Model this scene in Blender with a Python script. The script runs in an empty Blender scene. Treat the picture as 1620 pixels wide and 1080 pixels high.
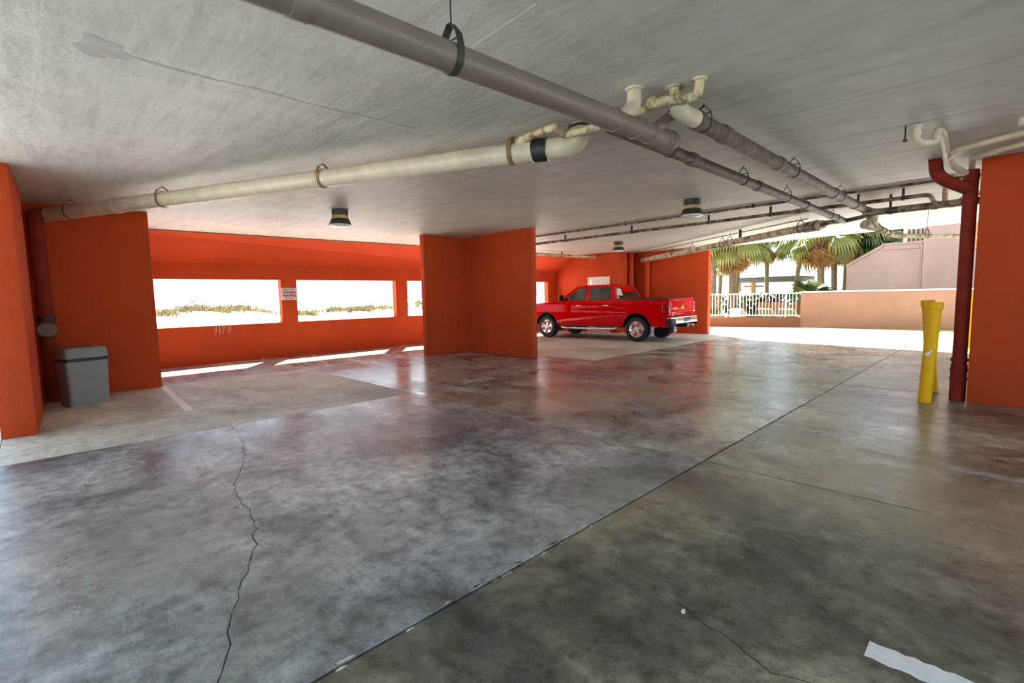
import bpy, bmesh, math, random
from mathutils import Vector, Matrix, Quaternion

random.seed(7)
scene = bpy.context.scene
COL = scene.collection

# ------------------------------------------------------------------ camera
cam_data = bpy.data.cameras.new('camera')
cam = bpy.data.objects.new('camera', cam_data)
COL.objects.link(cam)
cam_data.sensor_fit = 'HORIZONTAL'
cam_data.sensor_width = 36.0
cam_data.lens = 771.483 / 1620.0 * 36.0
cam_data.clip_start = 0.05
cam_data.clip_end = 5000
EYE = 1.56
PITCH, ROLL, YAW = -0.0931689, -0.0205202, 0.7985751
fw = Vector((math.cos(YAW)*math.cos(PITCH), math.sin(YAW)*math.cos(PITCH), math.sin(PITCH)))
rt = Vector((math.sin(YAW), -math.cos(YAW), 0.0))
up = rt.cross(fw)
rt2 = rt*math.cos(ROLL) + up*math.sin(ROLL)
up2 = -rt*math.sin(ROLL) + up*math.cos(ROLL)
cam.matrix_world = Matrix(((rt2.x, up2.x, -fw.x, 0.0), (rt2.y, up2.y, -fw.y, 0.0),
                           (rt2.z, up2.z, -fw.z, EYE), (0, 0, 0, 1)))
scene.camera = cam

# ------------------------------------------------------------------ light and exposure
SUN_DIR = Vector((0.68, 0.87, 1.0)).normalized()        # towards the sun
sun_data = bpy.data.lights.new('sun', 'SUN')
sun_data.energy = 14.0
sun_data.angle = math.radians(0.6)
sun_data.color = (1.0, 0.97, 0.92)
sun = bpy.data.objects.new('sun', sun_data)
COL.objects.link(sun)
sun.rotation_euler = (-SUN_DIR).to_track_quat('-Z', 'Y').to_euler()
sun.location = (40, 50, 60)

world = bpy.data.worlds.new('world')
scene.world = world
world.use_nodes = True
wn, wl = world.node_tree.nodes, world.node_tree.links
wn.clear()
w_out = wn.new('ShaderNodeOutputWorld')
w_bg = wn.new('ShaderNodeBackground')
w_sky = wn.new('ShaderNodeTexSky')
w_sky.sky_type = 'NISHITA'
w_sky.sun_disc = False
w_sky.sun_elevation = math.radians(42)
w_sky.sun_rotation = math.atan2(SUN_DIR.x, SUN_DIR.y)
w_sky.air_density = 1.0
w_sky.dust_density = 2.0
w_tc = wn.new('ShaderNodeTexCoord')
w_map = wn.new('ShaderNodeMapping')
w_map.inputs['Scale'].default_value = (1.0, 1.0, 3.0)
w_noise = wn.new('ShaderNodeTexNoise')
w_noise.inputs['Scale'].default_value = 2.2
w_noise.inputs['Detail'].default_value = 6
w_ramp = wn.new('ShaderNodeValToRGB')
w_ramp.color_ramp.elements[0].position = 0.32
w_ramp.color_ramp.elements[0].color = (0.5, 0.5, 0.5, 1)
w_ramp.color_ramp.elements[1].position = 0.68
w_ramp.color_ramp.elements[1].color = (0.95, 0.95, 0.95, 1)
w_gain = wn.new('ShaderNodeMix'); w_gain.data_type = 'RGBA'; w_gain.blend_type = 'MULTIPLY'
w_gain.inputs[0].default_value = 1.0
w_gain.inputs[7].default_value = (0.16, 0.16, 0.16, 1)
w_mix = wn.new('ShaderNodeMix'); w_mix.data_type = 'RGBA'
w_mix.inputs[7].default_value = (0.58, 0.80, 1.0, 1)
wl.new(w_tc.outputs['Generated'], w_map.inputs['Vector'])
wl.new(w_map.outputs['Vector'], w_noise.inputs['Vector'])
wl.new(w_noise.outputs['Fac'], w_ramp.inputs['Fac'])
wl.new(w_sky.outputs['Color'], w_gain.inputs[6])
wl.new(w_gain.outputs[2], w_mix.inputs[6])
wl.new(w_ramp.outputs['Color'], w_mix.inputs[0])
wl.new(w_mix.outputs[2], w_bg.inputs['Color'])
w_bg.inputs['Strength'].default_value = 0.85
wl.new(w_bg.outputs['Background'], w_out.inputs['Surface'])

scene.view_settings.view_transform = 'Standard'
scene.view_settings.look = 'None'
scene.view_settings.gamma = 1.0
scene.view_settings.use_curve_mapping = False
scene.view_settings.exposure = 1.66
try:
    scene.cycles.max_bounces = 12
    scene.cycles.diffuse_bounces = 6
except Exception:
    pass

H = 3.205        # ceiling height

# ------------------------------------------------------------------ materials
MATS = {}

def new_mat(name):
    m = bpy.data.materials.new(name)
    m.use_nodes = True
    nt = m.node_tree
    b = nt.nodes['Principled BSDF']
    return m, nt, b

def coords(nt, scale=(1, 1, 1), rot=(0, 0, 0), kind='Object'):
    tc = nt.nodes.new('ShaderNodeTexCoord')
    mp = nt.nodes.new('ShaderNodeMapping')
    mp.inputs['Scale'].default_value = scale
    mp.inputs['Rotation'].default_value = rot
    nt.links.new(tc.outputs[kind], mp.inputs['Vector'])
    return mp.outputs['Vector']

def noise(nt, vec, scale, detail=5, rough=0.55, dist=0.0):
    n = nt.nodes.new('ShaderNodeTexNoise')
    n.inputs['Scale'].default_value = scale
    n.inputs['Detail'].default_value = detail
    n.inputs['Roughness'].default_value = rough
    n.inputs['Distortion'].default_value = dist
    nt.links.new(vec, n.inputs['Vector'])
    return n.outputs['Fac']

def ramp(nt, fac, stops):
    r = nt.nodes.new('ShaderNodeValToRGB')
    els = r.color_ramp.elements
    while len(els) > 1:
        els.remove(els[-1])
    els[0].position = stops[0][0]
    els[0].color = tuple(stops[0][1]) + (1,) if len(stops[0][1]) == 3 else stops[0][1]
    for p, c in stops[1:]:
        e = els.new(p)
        e.color = tuple(c) + (1,) if len(c) == 3 else c
    nt.links.new(fac, r.inputs['Fac'])
    return r.outputs['Color']

def mixc(nt, fac, a, b, mode='MIX'):
    m = nt.nodes.new('ShaderNodeMix')
    m.data_type = 'RGBA'
    m.blend_type = mode
    for sock, v in ((0, fac), (6, a), (7, b)):
        if hasattr(v, 'is_output'):
            nt.links.new(v, m.inputs[sock])
        elif sock == 0:
            m.inputs[0].default_value = v
        else:
            m.inputs[sock].default_value = tuple(v) + (1,)
    return m.outputs[2]

def bump(nt, b, height, strength, distance=0.02):
    n = nt.nodes.new('ShaderNodeBump')
    n.inputs['Strength'].default_value = strength
    n.inputs['Distance'].default_value = distance
    nt.links.new(height, n.inputs['Height'])
    nt.links.new(n.outputs['Normal'], b.inputs['Normal'])

def grey(v):
    return (v, v, v)

def simple(name, col, rough=0.5, metal=0.0, var=0.15, vscale=6.0, bmp=0.0, bscale=40.0, coat=0.0, spec=0.5):
    """plain coloured material with slight mottling and optional fine relief"""
    m, nt, b = new_mat(name)
    v = coords(nt)
    f = noise(nt, v, vscale, 5)
    lo = tuple(c*(1-var) for c in col)
    hi = tuple(min(1.0, c*(1+var)) for c in col)
    nt.links.new(ramp(nt, f, [(0.3, lo), (0.7, hi)]), b.inputs['Base Color'])
    b.inputs['Roughness'].default_value = rough
    b.inputs['Metallic'].default_value = metal
    b.inputs['Specular IOR Level'].default_value = spec
    if coat:
        b.inputs['Coat Weight'].default_value = coat
        b.inputs['Coat Roughness'].default_value = 0.03
    if bmp:
        bump(nt, b, noise(nt, v, bscale, 4), bmp)
    MATS[name] = m
    return m

def stucco(name, col, bscale=28.0, strength=0.55, dirt=0.25):
    m, nt, b = new_mat(name)
    v = coords(nt)
    big = noise(nt, v, 1.1, 4)
    fine = noise(nt, v, bscale*2.2, 3)
    c = ramp(nt, big, [(0.3, tuple(x*(1-dirt*0.6) for x in col)), (0.7, tuple(min(1, x*1.12) for x in col))])
    spk = ramp(nt, fine, [(0.30, tuple(x*0.72 for x in col)), (0.48, col)])
    c = mixc(nt, 0.45, c, spk)
    nt.links.new(c, b.inputs['Base Color'])
    b.inputs['Roughness'].default_value = 0.85
    b.inputs['Specular IOR Level'].default_value = 0.25
    bump(nt, b, noise(nt, v, bscale, 6, 0.65), strength, 0.022)
    MATS[name] = m
    return m

stucco('stucco_orange', (0.55, 0.068, 0.014))
stucco('stucco_peach', (0.265, 0.145, 0.092), 14.0, 0.4)
stucco('stucco_brown', (0.15, 0.066, 0.03), 14.0, 0.4)
stucco('stucco_pink', (0.33, 0.245, 0.235), 8.0, 0.15)
simple('pipe_red', (0.23, 0.026, 0.012), 0.75, var=0.2, bmp=0.15, spec=0.2)
simple('pvc_cream', (0.60, 0.52, 0.36), 0.42, var=0.14)
simple('pvc_grey', (0.195, 0.150, 0.118), 0.45, var=0.12)
simple('rubber_black', (0.015, 0.015, 0.016), 0.5, var=0.2)
simple('steel', (0.55, 0.54, 0.52), 0.35, 1.0)
simple('brass_rust', (0.26, 0.15, 0.06), 0.6, 0.3, var=0.4, vscale=12)
simple('hanger_iron', (0.05, 0.042, 0.035), 0.6, 0.2, var=0.4, vscale=20)
simple('paint_yellow', (0.95, 0.47, 0.004), 0.5, var=0.10, spec=0.25)
simple('paint_white', (0.90, 0.90, 0.89), 0.6, var=0.08, vscale=20)
simple('bin_grey', (0.27, 0.275, 0.27), 0.45, var=0.06, bmp=0.05, bscale=200)
simple('plastic_black', (0.012, 0.012, 0.013), 0.4, var=0.3)
simple('truck_red', (0.66, 0.001, 0.003), 0.5, 0.0, var=0.03, coat=0.45, spec=0.0)
simple('chrome', (0.85, 0.85, 0.86), 0.07, 1.0, var=0.02)
simple('alloy', (0.72, 0.72, 0.73), 0.18, 1.0, var=0.05)
simple('tyre', (0.018, 0.018, 0.019), 0.75, var=0.2, bmp=0.2, bscale=60)
simple('tail_light_red', (0.42, 0.004, 0.006), 0.12, var=0.1, coat=1.0)
simple('emblem_gold', (0.75, 0.52, 0.14), 0.25, 1.0)
simple('sticker_white', (0.75, 0.75, 0.74), 0.5, var=0.03)
simple('print_red', (0.33, 0.004, 0.016), 0.6, var=0.05)
simple('print_black', (0.05, 0.03, 0.03), 0.6, var=0.05)
simple('lamp_housing', (0.045, 0.048, 0.036), 0.5, 0.3, var=0.25, vscale=15)
simple('lamp_brass', (0.62, 0.45, 0.16), 0.35, 0.6, var=0.2, vscale=15)
simple('lamp_lens', (0.75, 0.73, 0.70), 0.25, var=0.05)
simple('metal_white', (0.60, 0.585, 0.55), 0.45, var=0.06)
simple('door_white', (0.70, 0.66, 0.62), 0.5, var=0.05)
simple('shelter_wood', (0.06, 0.05, 0.045), 0.7, var=0.2)
simple('timber_brown', (0.24, 0.105, 0.04), 0.7, var=0.3, vscale=5)
simple('frond_green', (0.14, 0.155, 0.03), 0.45, var=0.45, vscale=3)
simple('frond_deep', (0.04, 0.095, 0.03), 0.4, var=0.4, vscale=3)
simple('frond_dead', (0.36, 0.20, 0.075), 0.7, var=0.35, vscale=4)
simple('bark', (0.15, 0.105, 0.075), 0.9, var=0.4, vscale=8, bmp=0.6, bscale=12)
simple('boot', (0.24, 0.14, 0.07), 0.85, var=0.4, vscale=6, bmp=0.4, bscale=20)
simple('shrub_leaf', (0.06, 0.10, 0.022), 0.5, var=0.5, vscale=5)
simple('hedge_leaf', (0.045, 0.04, 0.03), 0.6, var=0.5, vscale=5)
simple('sand', (0.80, 0.77, 0.73), 0.9, var=0.07, vscale=0.5, bmp=0.5, bscale=1.2)
simple('dune_grass', (0.15, 0.11, 0.032), 0.7, var=0.45, vscale=0.8)
simple('lawn', (0.24, 0.25, 0.06), 0.9, var=0.3, vscale=1.5)
simple('paint_faded', (0.34, 0.335, 0.31), 0.5, var=0.3, vscale=9)
simple('pavement', (0.72, 0.70, 0.67), 0.8, var=0.08, vscale=0.8, bmp=0.1, bscale=60)
simple('roof_concrete', (0.45, 0.44, 0.42), 0.9, var=0.1)
simple('joint_dark', (0.035, 0.032, 0.030), 0.9, var=0.3)
simple('ceiling_patch', (0.46, 0.45, 0.41), 0.8, var=0.15, vscale=10)
simple('ceiling_seam', (0.30, 0.29, 0.265), 0.8, var=0.3, vscale=6)
simple('ceiling_streak', (0.74, 0.72, 0.66), 0.8, var=0.1)
simple('weathered_wood', (0.11, 0.10, 0.095), 0.9, var=0.3)
simple('orange_panel', (0.70, 0.22, 0.10), 0.6, var=0.1)
simple('stain_pale', (0.55, 0.34, 0.22), 0.9, var=0.3, vscale=20)

def glass_mat():
    m, nt, b = new_mat('glass_dark')
    b.inputs['Base Color'].default_value = (0.012, 0.018, 0.017, 1)
    b.inputs['Roughness'].default_value = 0.03
    b.inputs['Specular IOR Level'].default_value = 0.8
    v = coords(nt)
    nt.links.new(ramp(nt, noise(nt, v, 3.0, 2), [(0.35, (0.008, 0.012, 0.012)), (0.65, (0.03, 0.045, 0.042))]), b.inputs['Base Color'])
    MATS['glass_dark'] = m
glass_mat()

def sea_mat():
    m, nt, b = new_mat('sea_water')
    v = coords(nt, (0.05, 0.2, 1))
    nt.links.new(ramp(nt, noise(nt, v, 1.0, 4), [(0.3, (0.20, 0.42, 0.48)), (0.7, (0.34, 0.55, 0.58))]), b.inputs['Base Color'])
    b.inputs['Roughness'].default_value = 0.35
    bump(nt, b, noise(nt, v, 6.0, 3), 0.3, 0.3)
    MATS['sea_water'] = m
sea_mat()

def ceiling_mat():
    m, nt, b = new_mat('ceiling_concrete')
    v = coords(nt)
    vs = coords(nt, (3.2, 0.55, 1.0), (0, 0, 0.12))
    vb = coords(nt, (1.0, 9.0, 1.0))
    big = noise(nt, v, 0.5, 4, 0.6)
    strokes = noise(nt, vs, 2.2, 6, 0.65, 0.4)
    boards = noise(nt, vb, 0.7, 3)
    c = ramp(nt, big, [(0.3, (0.55, 0.53, 0.46)), (0.7, (0.68, 0.66, 0.60))])
    c2 = ramp(nt, strokes, [(0.30, (0.74, 0.73, 0.71)), (0.55, (1, 1, 1)), (0.8, (1.04, 1.04, 1.03))])
    c = mixc(nt, 0.8, c, c2, 'MULTIPLY')
    c3 = ramp(nt, boards, [(0.35, (0.93, 0.92, 0.9)), (0.6, (1, 1, 1))])
    c = mixc(nt, 0.8, c, c3, 'MULTIPLY')
    nt.links.new(c, b.inputs['Base Color'])
    b.inputs['Roughness'].default_value = 0.55
    b.inputs['Specular IOR Level'].default_value = 0.4
    add = nt.nodes.new('ShaderNodeMath'); add.operation = 'ADD'
    nt.links.new(strokes, add.inputs[0])
    nt.links.new(noise(nt, v, 14.0, 5, 0.6), add.inputs[1])
    bump(nt, b, add.outputs[0], 0.35, 0.02)
    MATS['ceiling_concrete'] = m
ceiling_mat()

def concrete_mat(name, dark, mid, pale, rlo, rhi, stainscale=0.7, warm=None, amp=1.0):
    m, nt, b = new_mat(name)
    v = coords(nt)
    vr = coords(nt, (1.0, 0.35, 1.0), (0, 0, -0.6))
    big = noise(nt, v, stainscale, 7, 0.62, 0.6)
    fine = noise(nt, v, 9.0, 8, 0.7)
    grit = noise(nt, v, 70.0, 3, 0.6)
    med = noise(nt, coords(nt, (1.0, 0.6, 1.0), (0, 0, 0.9)), 3.2, 8, 0.68, 0.8)
    c = ramp(nt, big, [(0.36, dark), (0.50, mid), (0.66, pale)])
    c = mixc(nt, 0.9*amp, c, ramp(nt, med, [(0.36, grey(0.55)), (0.50, grey(1.0)), (0.64, grey(1.28))]), 'MULTIPLY')
    f = ramp(nt, fine, [(0.36, grey(0.45)), (0.50, grey(0.98)), (0.64, grey(1.35))])
    c = mixc(nt, 0.85*amp, c, f, 'MULTIPLY')
    g = ramp(nt, grit, [(0.34, grey(0.35)), (0.46, grey(1.0)), (0.60, grey(1.0)), (0.70, grey(1.25))])
    c = mixc(nt, 0.5, c, g, 'MULTIPLY')
    pits = noise(nt, v, 190.0, 2, 0.5)
    c = mixc(nt, 0.6, c, ramp(nt, pits, [(0.30, grey(0.25)), (0.40, grey(1.0)), (0.62, grey(1.0)), (0.72, grey(1.5))]), 'MULTIPLY')
    if warm:
        wmask = ramp(nt, noise(nt, v, 0.35, 4, 0.5, 0.3), [(0.48, grey(0)), (0.62, grey(1))])
        c = mixc(nt, wmask, c, mixc(nt, 0.55, c, warm))
    nt.links.new(c, b.inputs['Base Color'])
    smooth = noise(nt, vr, 1.6, 9, 0.75, 0.3)
    r = ramp(nt, smooth, [(0.30, grey(rlo)), (0.70, grey(rhi))])
    nt.links.new(r, b.inputs['Roughness'])
    b.inputs['Specular IOR Level'].default_value = 0.5
    bump(nt, b, fine, 0.06, 0.01)
    MATS[name] = m
concrete_mat('concrete_polished', (0.12, 0.125, 0.12), (0.31, 0.315, 0.30), (0.58, 0.57, 0.50), 0.13, 0.36, 1.1, (0.42, 0.35, 0.22))
concrete_mat('concrete_stained_shade', (0.10, 0.10, 0.085), (0.205, 0.188, 0.14), (0.48, 0.42, 0.30), 0.17, 0.42, 0.8, (0.36, 0.29, 0.18))  # stained slabs; the low light at near right is also put into their colour
concrete_mat('concrete_wet', (0.22, 0.225, 0.23), (0.38, 0.385, 0.38), (0.55, 0.55, 0.52), 0.20, 0.42, 0.9, None, 0.7)
concrete_mat('concrete_grey', (0.17, 0.175, 0.18), (0.35, 0.36, 0.37), (0.56, 0.56, 0.54), 0.18, 0.45, 0.8, (0.36, 0.34, 0.27))
concrete_mat('concrete_tan', (0.42, 0.40, 0.34), (0.64, 0.62, 0.53), (0.76, 0.73, 0.63), 0.42, 0.75, 0.5, None, 0.45)

def dirty_pipe(name, clean, dirt, lo, hi):
    m, nt, b = new_mat(name)
    v = coords(nt)
    f = noise(nt, v, 7.0, 7, 0.7, 0.5)
    nt.links.new(ramp(nt, f, [(lo, dirt), (hi, clean)]), b.inputs['Base Color'])
    b.inputs['Roughness'].default_value = 0.55
    bump(nt, b, noise(nt, v, 40.0, 4), 0.25, 0.01)
    MATS[name] = m
dirty_pipe('pvc_yellowed', (0.62, 0.52, 0.30), (0.20, 0.13, 0.05), 0.40, 0.56)
dirty_pipe('iron_brown', (0.175, 0.13, 0.10), (0.045, 0.03, 0.022), 0.35, 0.62)
dirty_pipe('conduit_dirty', (0.34, 0.28, 0.20), (0.07, 0.045, 0.03), 0.44, 0.58)
dirty_pipe('pvc_flaking', (0.60, 0.50, 0.34), (0.12, 0.09, 0.055), 0.38, 0.55)

# ------------------------------------------------------------------ mesh helpers
class MB:
    def __init__(s):
        s.v, s.f = [], []

    def add(s, vs, fs, M=None):
        o = len(s.v)
        for p in vs:
            p = Vector(p)
            s.v.append(tuple(M @ p) if M is not None else tuple(p))
        for f in fs:
            s.f.append(tuple(i+o for i in f))
        return s

    def box(s, a, b, M=None):
        x0, y0, z0 = (min(a[i], b[i]) for i in range(3))
        x1, y1, z1 = (max(a[i], b[i]) for i in range(3))
        vs = [(x0, y0, z0), (x1, y0, z0), (x1, y1, z0), (x0, y1, z0), (x0, y0, z1), (x1, y0, z1), (x1, y1, z1), (x0, y1, z1)]
        fs = [(0, 3, 2, 1), (4, 5, 6, 7), (0, 1, 5, 4), (1, 2, 6, 5), (2, 3, 7, 6), (3, 0, 4, 7)]
        return s.add(vs, fs, M)

    def prism(s, poly, z0, z1, M=None):
        n = len(poly)
        vs = [(x, y, z0) for x, y in poly] + [(x, y, z1) for x, y in poly]
        fs = [tuple(range(n-1, -1, -1)), tuple(range(n, 2*n))]
        fs += [(i, (i+1) % n, n+(i+1) % n, n+i) for i in range(n)]
        return s.add(vs, fs, M)

    def tube(s, path, r, n=14, caps=True):
        """swept tube; r is a number or one radius per point"""
        P = [Vector(p) for p in path]
        R = r if isinstance(r, (list, tuple)) else [r]*len(P)
        o = len(s.v)
        t0 = (P[1]-P[0]).normalized()
        ref = Vector((0, 0, 1)) if abs(t0.z) < 0.9 else Vector((1, 0, 0))
        u = t0.cross(ref).normalized()
        prev = t0
        for i, p in enumerate(P):
            a = (P[i]-P[i-1]) if i > 0 else (P[1]-P[0])
            c = (P[i+1]-P[i]) if i < len(P)-1 else (P[-1]-P[-2])
            if a.length < 1e-9: a = c
            if c.length < 1e-9: c = a
            t = (a.normalized()+c.normalized())
            t = t.normalized() if t.length > 1e-6 else a.normalized()
            q = prev.rotation_difference(t)
            u = (q @ u).normalized()
            u = (u - t*u.dot(t)).normalized()
            w = t.cross(u)
            prev = t
            for k in range(n):
                ang = 2*math.pi*k/n
                s.v.append(tuple(p + (u*math.cos(ang)+w*math.sin(ang))*R[i]))
        for i in range(len(P)-1):
            for k in range(n):
                k2 = (k+1) % n
                s.f.append((o+i*n+k, o+i*n+k2, o+(i+1)*n+k2, o+(i+1)*n+k))
        if caps:
            s.f.append(tuple(o+k for k in range(n-1, -1, -1)))
            e = o+(len(P)-1)*n
            s.f.append(tuple(e+k for k in range(n)))
        return s

    def lathe(s, prof, M=None, n=28):
        """profile of (radius, z) turned about z"""
        vs, fs = [], []
        for r, z in prof:
            for k in range(n):
                a = 2*math.pi*k/n
                vs.append((r*math.cos(a), r*math.sin(a), z))
        for i in range(len(prof)-1):
            for k in range(n):
                k2 = (k+1) % n
                fs.append((i*n+k, i*n+k2, (i+1)*n+k2, (i+1)*n+k))
        if prof[0][0] > 1e-6: fs.append(tuple(range(n-1, -1, -1)))
        if prof[-1][0] > 1e-6: fs.append(tuple((len(prof)-1)*n+k for k in range(n)))
        return s.add(vs, fs, M)

    def ribbon(s, pts, w, z, h=0.0015):
        """thin flat strip with thickness laid along a plan polyline"""
        P = [Vector((p[0], p[1])) for p in pts]
        L, R = [], []
        for i, p in enumerate(P):
            d = (P[min(i+1, len(P)-1)]-P[max(i-1, 0)]).normalized()
            nrm = Vector((-d.y, d.x))
            ww = w[i] if isinstance(w, (list, tuple)) else w
            L.append(p+nrm*ww/2); R.append(p-nrm*ww/2)
        for i in range(len(P)-1):
            q = [R[i], R[i+1], L[i+1], L[i]]
            s.prism([(a.x, a.y) for a in q], z, z+h)
        return s

    def build(s, name, mat, parent=None, smooth=False, angle=35, bevel=0.0, seg=2):
        me = bpy.data.meshes.new(name)
        me.from_pydata(s.v, [], s.f)
        if bevel > 0:
            bm = bmesh.new(); bm.from_mesh(me)
            bmesh.ops.remove_doubles(bm, verts=bm.verts, dist=1e-5)
            bmesh.ops.bevel(bm, geom=[e for e in bm.edges if e.calc_face_angle(0) > 0.35], offset=bevel, segments=seg, affect='EDGES', profile=0.5)
            bm.to_mesh(me); bm.free()
        bm = bmesh.new(); bm.from_mesh(me)
        bmesh.ops.recalc_face_normals(bm, faces=bm.faces)
        bm.to_mesh(me); bm.free()
        if smooth or bevel > 0:
            me.polygons.foreach_set('use_smooth', [True]*len(me.polygons))
            me.set_sharp_from_angle(angle=math.radians(angle))
        me.materials.append(MATS[mat])
        o = bpy.data.objects.new(name, me)
        COL.objects.link(o)
        if parent is not None:
            o.parent = parent
        return o

def tag(o, label=None, cat=None, group=None, kind=None):
    if label: o['label'] = label
    if cat: o['category'] = cat
    if group: o['group'] = group
    if kind: o['kind'] = kind
    return o

def empty(name, loc=(0, 0, 0), rz=0.0):
    o = bpy.data.objects.new(name, None)
    COL.objects.link(o)
    o.location = loc
    o.rotation_euler = (0, 0, rz)
    o.empty_display_size = 0.1
    return o

def thing(name, label, cat, loc=(0, 0, 0), rz=0.0, group=None):
    return tag(empty(name, loc, rz), label, cat, group)

def struct(name, mb, mat, label=None, **k):
    o = mb.build(name, mat, **k)
    return tag(o, label, None, None, 'structure')

def place(name, data, parent, loc=(0, 0, 0), rot=(0, 0, 0), scale=(1, 1, 1)):
    o = bpy.data.objects.new(name, data)
    COL.objects.link(o)
    o.parent = parent
    o.location = loc
    o.rotation_euler = rot
    o.scale = scale
    return o

def fillet(path, r, n=6):
    """round the corners of a polyline"""
    P = [Vector(p) for p in path]
    out = [P[0]]
    for i in range(1, len(P)-1):
        a, b, c = P[i-1], P[i], P[i+1]
        d1, d2 = (a-b), (c-b)
        rr = min(r, d1.length*0.49, d2.length*0.49)
        p1, p2 = b+d1.normalized()*rr, b+d2.normalized()*rr
        for k in range(n+1):
            t = k/n
            out.append(p1*(1-t)**2 + b*2*t*(1-t) + p2*t*t)
    out.append(P[-1])
    return out

def text_mesh(name, body, size, mat, parent, M, depth=0.001, bold=0.0):
    cu = bpy.data.curves.new(name, 'FONT')
    cu.body = body
    cu.size = size
    cu.align_x = 'CENTER'
    cu.align_y = 'CENTER'
    cu.extrude = depth
    cu.offset = bold
    tmp = bpy.data.objects.new(name, cu)
    COL.objects.link(tmp)
    dg = bpy.context.evaluated_depsgraph_get()
    me = bpy.data.meshes.new_from_object(tmp.evaluated_get(dg))
    bpy.data.objects.remove(tmp, do_unlink=True)
    bpy.data.curves.remove(cu)
    me.name = name
    me.transform(M)
    me.materials.clear()
    me.materials.append(MATS[mat])
    o = bpy.data.objects.new(name, me)
    COL.objects.link(o)
    o.parent = parent
    return o

# ================================================================== THE SETTING
# ---- floor: concrete slabs poured between joints
gap = 0.008
floor = struct('floor', MB().box((-0.40, -4.5, -0.30), (17.6, 14.37, -0.025)), 'joint_dark', 'stained concrete garage floor in large slabs with open joints')
XJ = [-0.40, 4.33, 9.38, 14.0, 17.6]
YJ = [-4.5, 1.93, 6.85, 14.165]
for i in range(4):
    for j in range(3):
        mat = 'concrete_polished'
        if j == 0:
            mat = 'concrete_stained_shade'
        if j == 2 and i in (0, 2, 3):
            mat = 'concrete_tan'
        elif i == 0 and j == 1:
            mat = 'concrete_grey'
        ycuts = [YJ[j], 11.2, YJ[j+1]] if (i == 0 and j == 2) else [YJ[j], YJ[j+1]]
        for q in range(len(ycuts)-1):
            MB().box((XJ[i]+gap, ycuts[q]+gap*(q == 0), -0.10), (XJ[i+1]-gap, ycuts[q+1]-gap*(q == len(ycuts)-2), 0.0)).build('slab', mat if q == 0 else 'concrete_wet', floor, bevel=0.006 if len(ycuts) == 2 else 0.002, seg=1)
crack_pts = [(1.669, 6.84), (1.63, 6.554), (1.532, 5.859), (1.331, 5.138), (1.12, 4.652), (1.022, 4.127), (1.03, 3.921), (0.974, 3.572), (0.891, 3.323),
             (0.791, 3.105), (0.675, 2.854), (0.589, 2.689), (0.549, 2.515), (0.479, 2.347), (0.36, 2.10), (0.33, 1.95)]
def jag(pts, step, amp, seed):
    rnd = random.Random(seed)
    out = []
    for a, b in zip(pts[:-1], pts[1:]):
        A, B = Vector(a), Vector(b)
        n = max(1, int((B-A).length/step))
        for k in range(n):
            p = A.lerp(B, k/n)
            out.append((p.x+rnd.uniform(-amp, amp), p.y+rnd.uniform(-amp, amp)))
    out.append(pts[-1])
    return out
cp = jag(crack_pts, 0.07, 0.018, 3)
MB().ribbon(cp, [random.uniform(0.003, 0.009) for _ in cp], 0.0, 0.0008).build('crack', 'joint_dark', floor)
cp = jag([(2.2, 1.1), (2.05, 0.62), (2.2, 0.1), (2.3, -0.6)], 0.06, 0.012, 5)
MB().ribbon(cp, [random.uniform(0.002, 0.006) for _ in cp], 0.0, 0.0008).build('crack', 'joint_dark', floor)
# spalled lips along the near joint and crumbs of concrete
for k in range(26):
    t = random.random()
    x = 0.8 + 1.9*t
    sd = random.choice((-1, 1))*0.017
    poly = [(x+random.uniform(0.5, 1.0)*0.035*math.cos(a), 1.93+sd+random.uniform(0.5, 1.0)*0.010*math.sin(a)) for a in (0, .8, 1.6, 2.4, 3.2, 4.0, 4.9, 5.6)]
    MB().prism(poly, 0.0, 0.0012).build('spall', 'concrete_tan', floor)

# painted bay lines
def paint_line(name, poly, label, mat='paint_white'):
    tag(MB().prism(poly, 0.0006, 0.002).build(name, mat), label, 'line marking')
def worn(x0, x1, y0, y1, amp, seed, n=26):
    rnd = random.Random(seed)
    a = [(x0+rnd.uniform(-amp, amp), y0+(y1-y0)*k/n) for k in range(n+1)]
    b = [(x1+rnd.uniform(-amp, amp), y0+(y1-y0)*k/n) for k in range(n, -1, -1)]
    return a+b
paint_line('bay_line', [(1.44, 8.29), (1.54, 8.29), (1.66, 11.03), (1.56, 11.03)], 'short white bay line at the foot of the dark red wall beside the bin')
paint_line('bay_line', [(7.28, 8.30), (7.38, 8.30), (7.38, 10.88), (7.28, 10.88)], 'thin white bay line leading to the corner of the orange partition', 'paint_faded')
paint_line('bay_line', [(11.55, 7.2), (11.65, 7.2), (11.65, 10.6), (11.55, 10.6)], 'faint white bay line on the floor in front of the red pickup', 'paint_faded')
paint_line('bay_line', worn(2.412, 2.538, -1.5, 0.365, 0.010, 2, 60), 'broad worn white bay line in the near right corner')
paint_line('bay_line', worn(5.50, 5.60, -2.2, 0.33, 0.012, 4), 'faded bay line running under the right edge below the orange pier', 'paint_faded')

# small litter on the floor
for k, (x, y, s_, lab) in enumerate([(2.16, 1.05, 0.018, 'orange-white crumb of litter lying near the floor joint'), (1.72, 0.62, 0.022, 'white paper scrap on the floor in the near foreground')]):
    m = MB()
    m.prism([(x-s_, y-s_*.3), (x-s_*.2, y-s_*.6), (x+s_, y), (x+s_*.5, y+s_*.5), (x-s_*.6, y+s_*.4)], 0.0, 0.006)
    tag(m.build('litter', 'paint_white'), lab, 'litter')

# ---- ceiling slab
def yb(x):
    return 13.45 - 0.04*(x-2)
m = MB()
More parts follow.
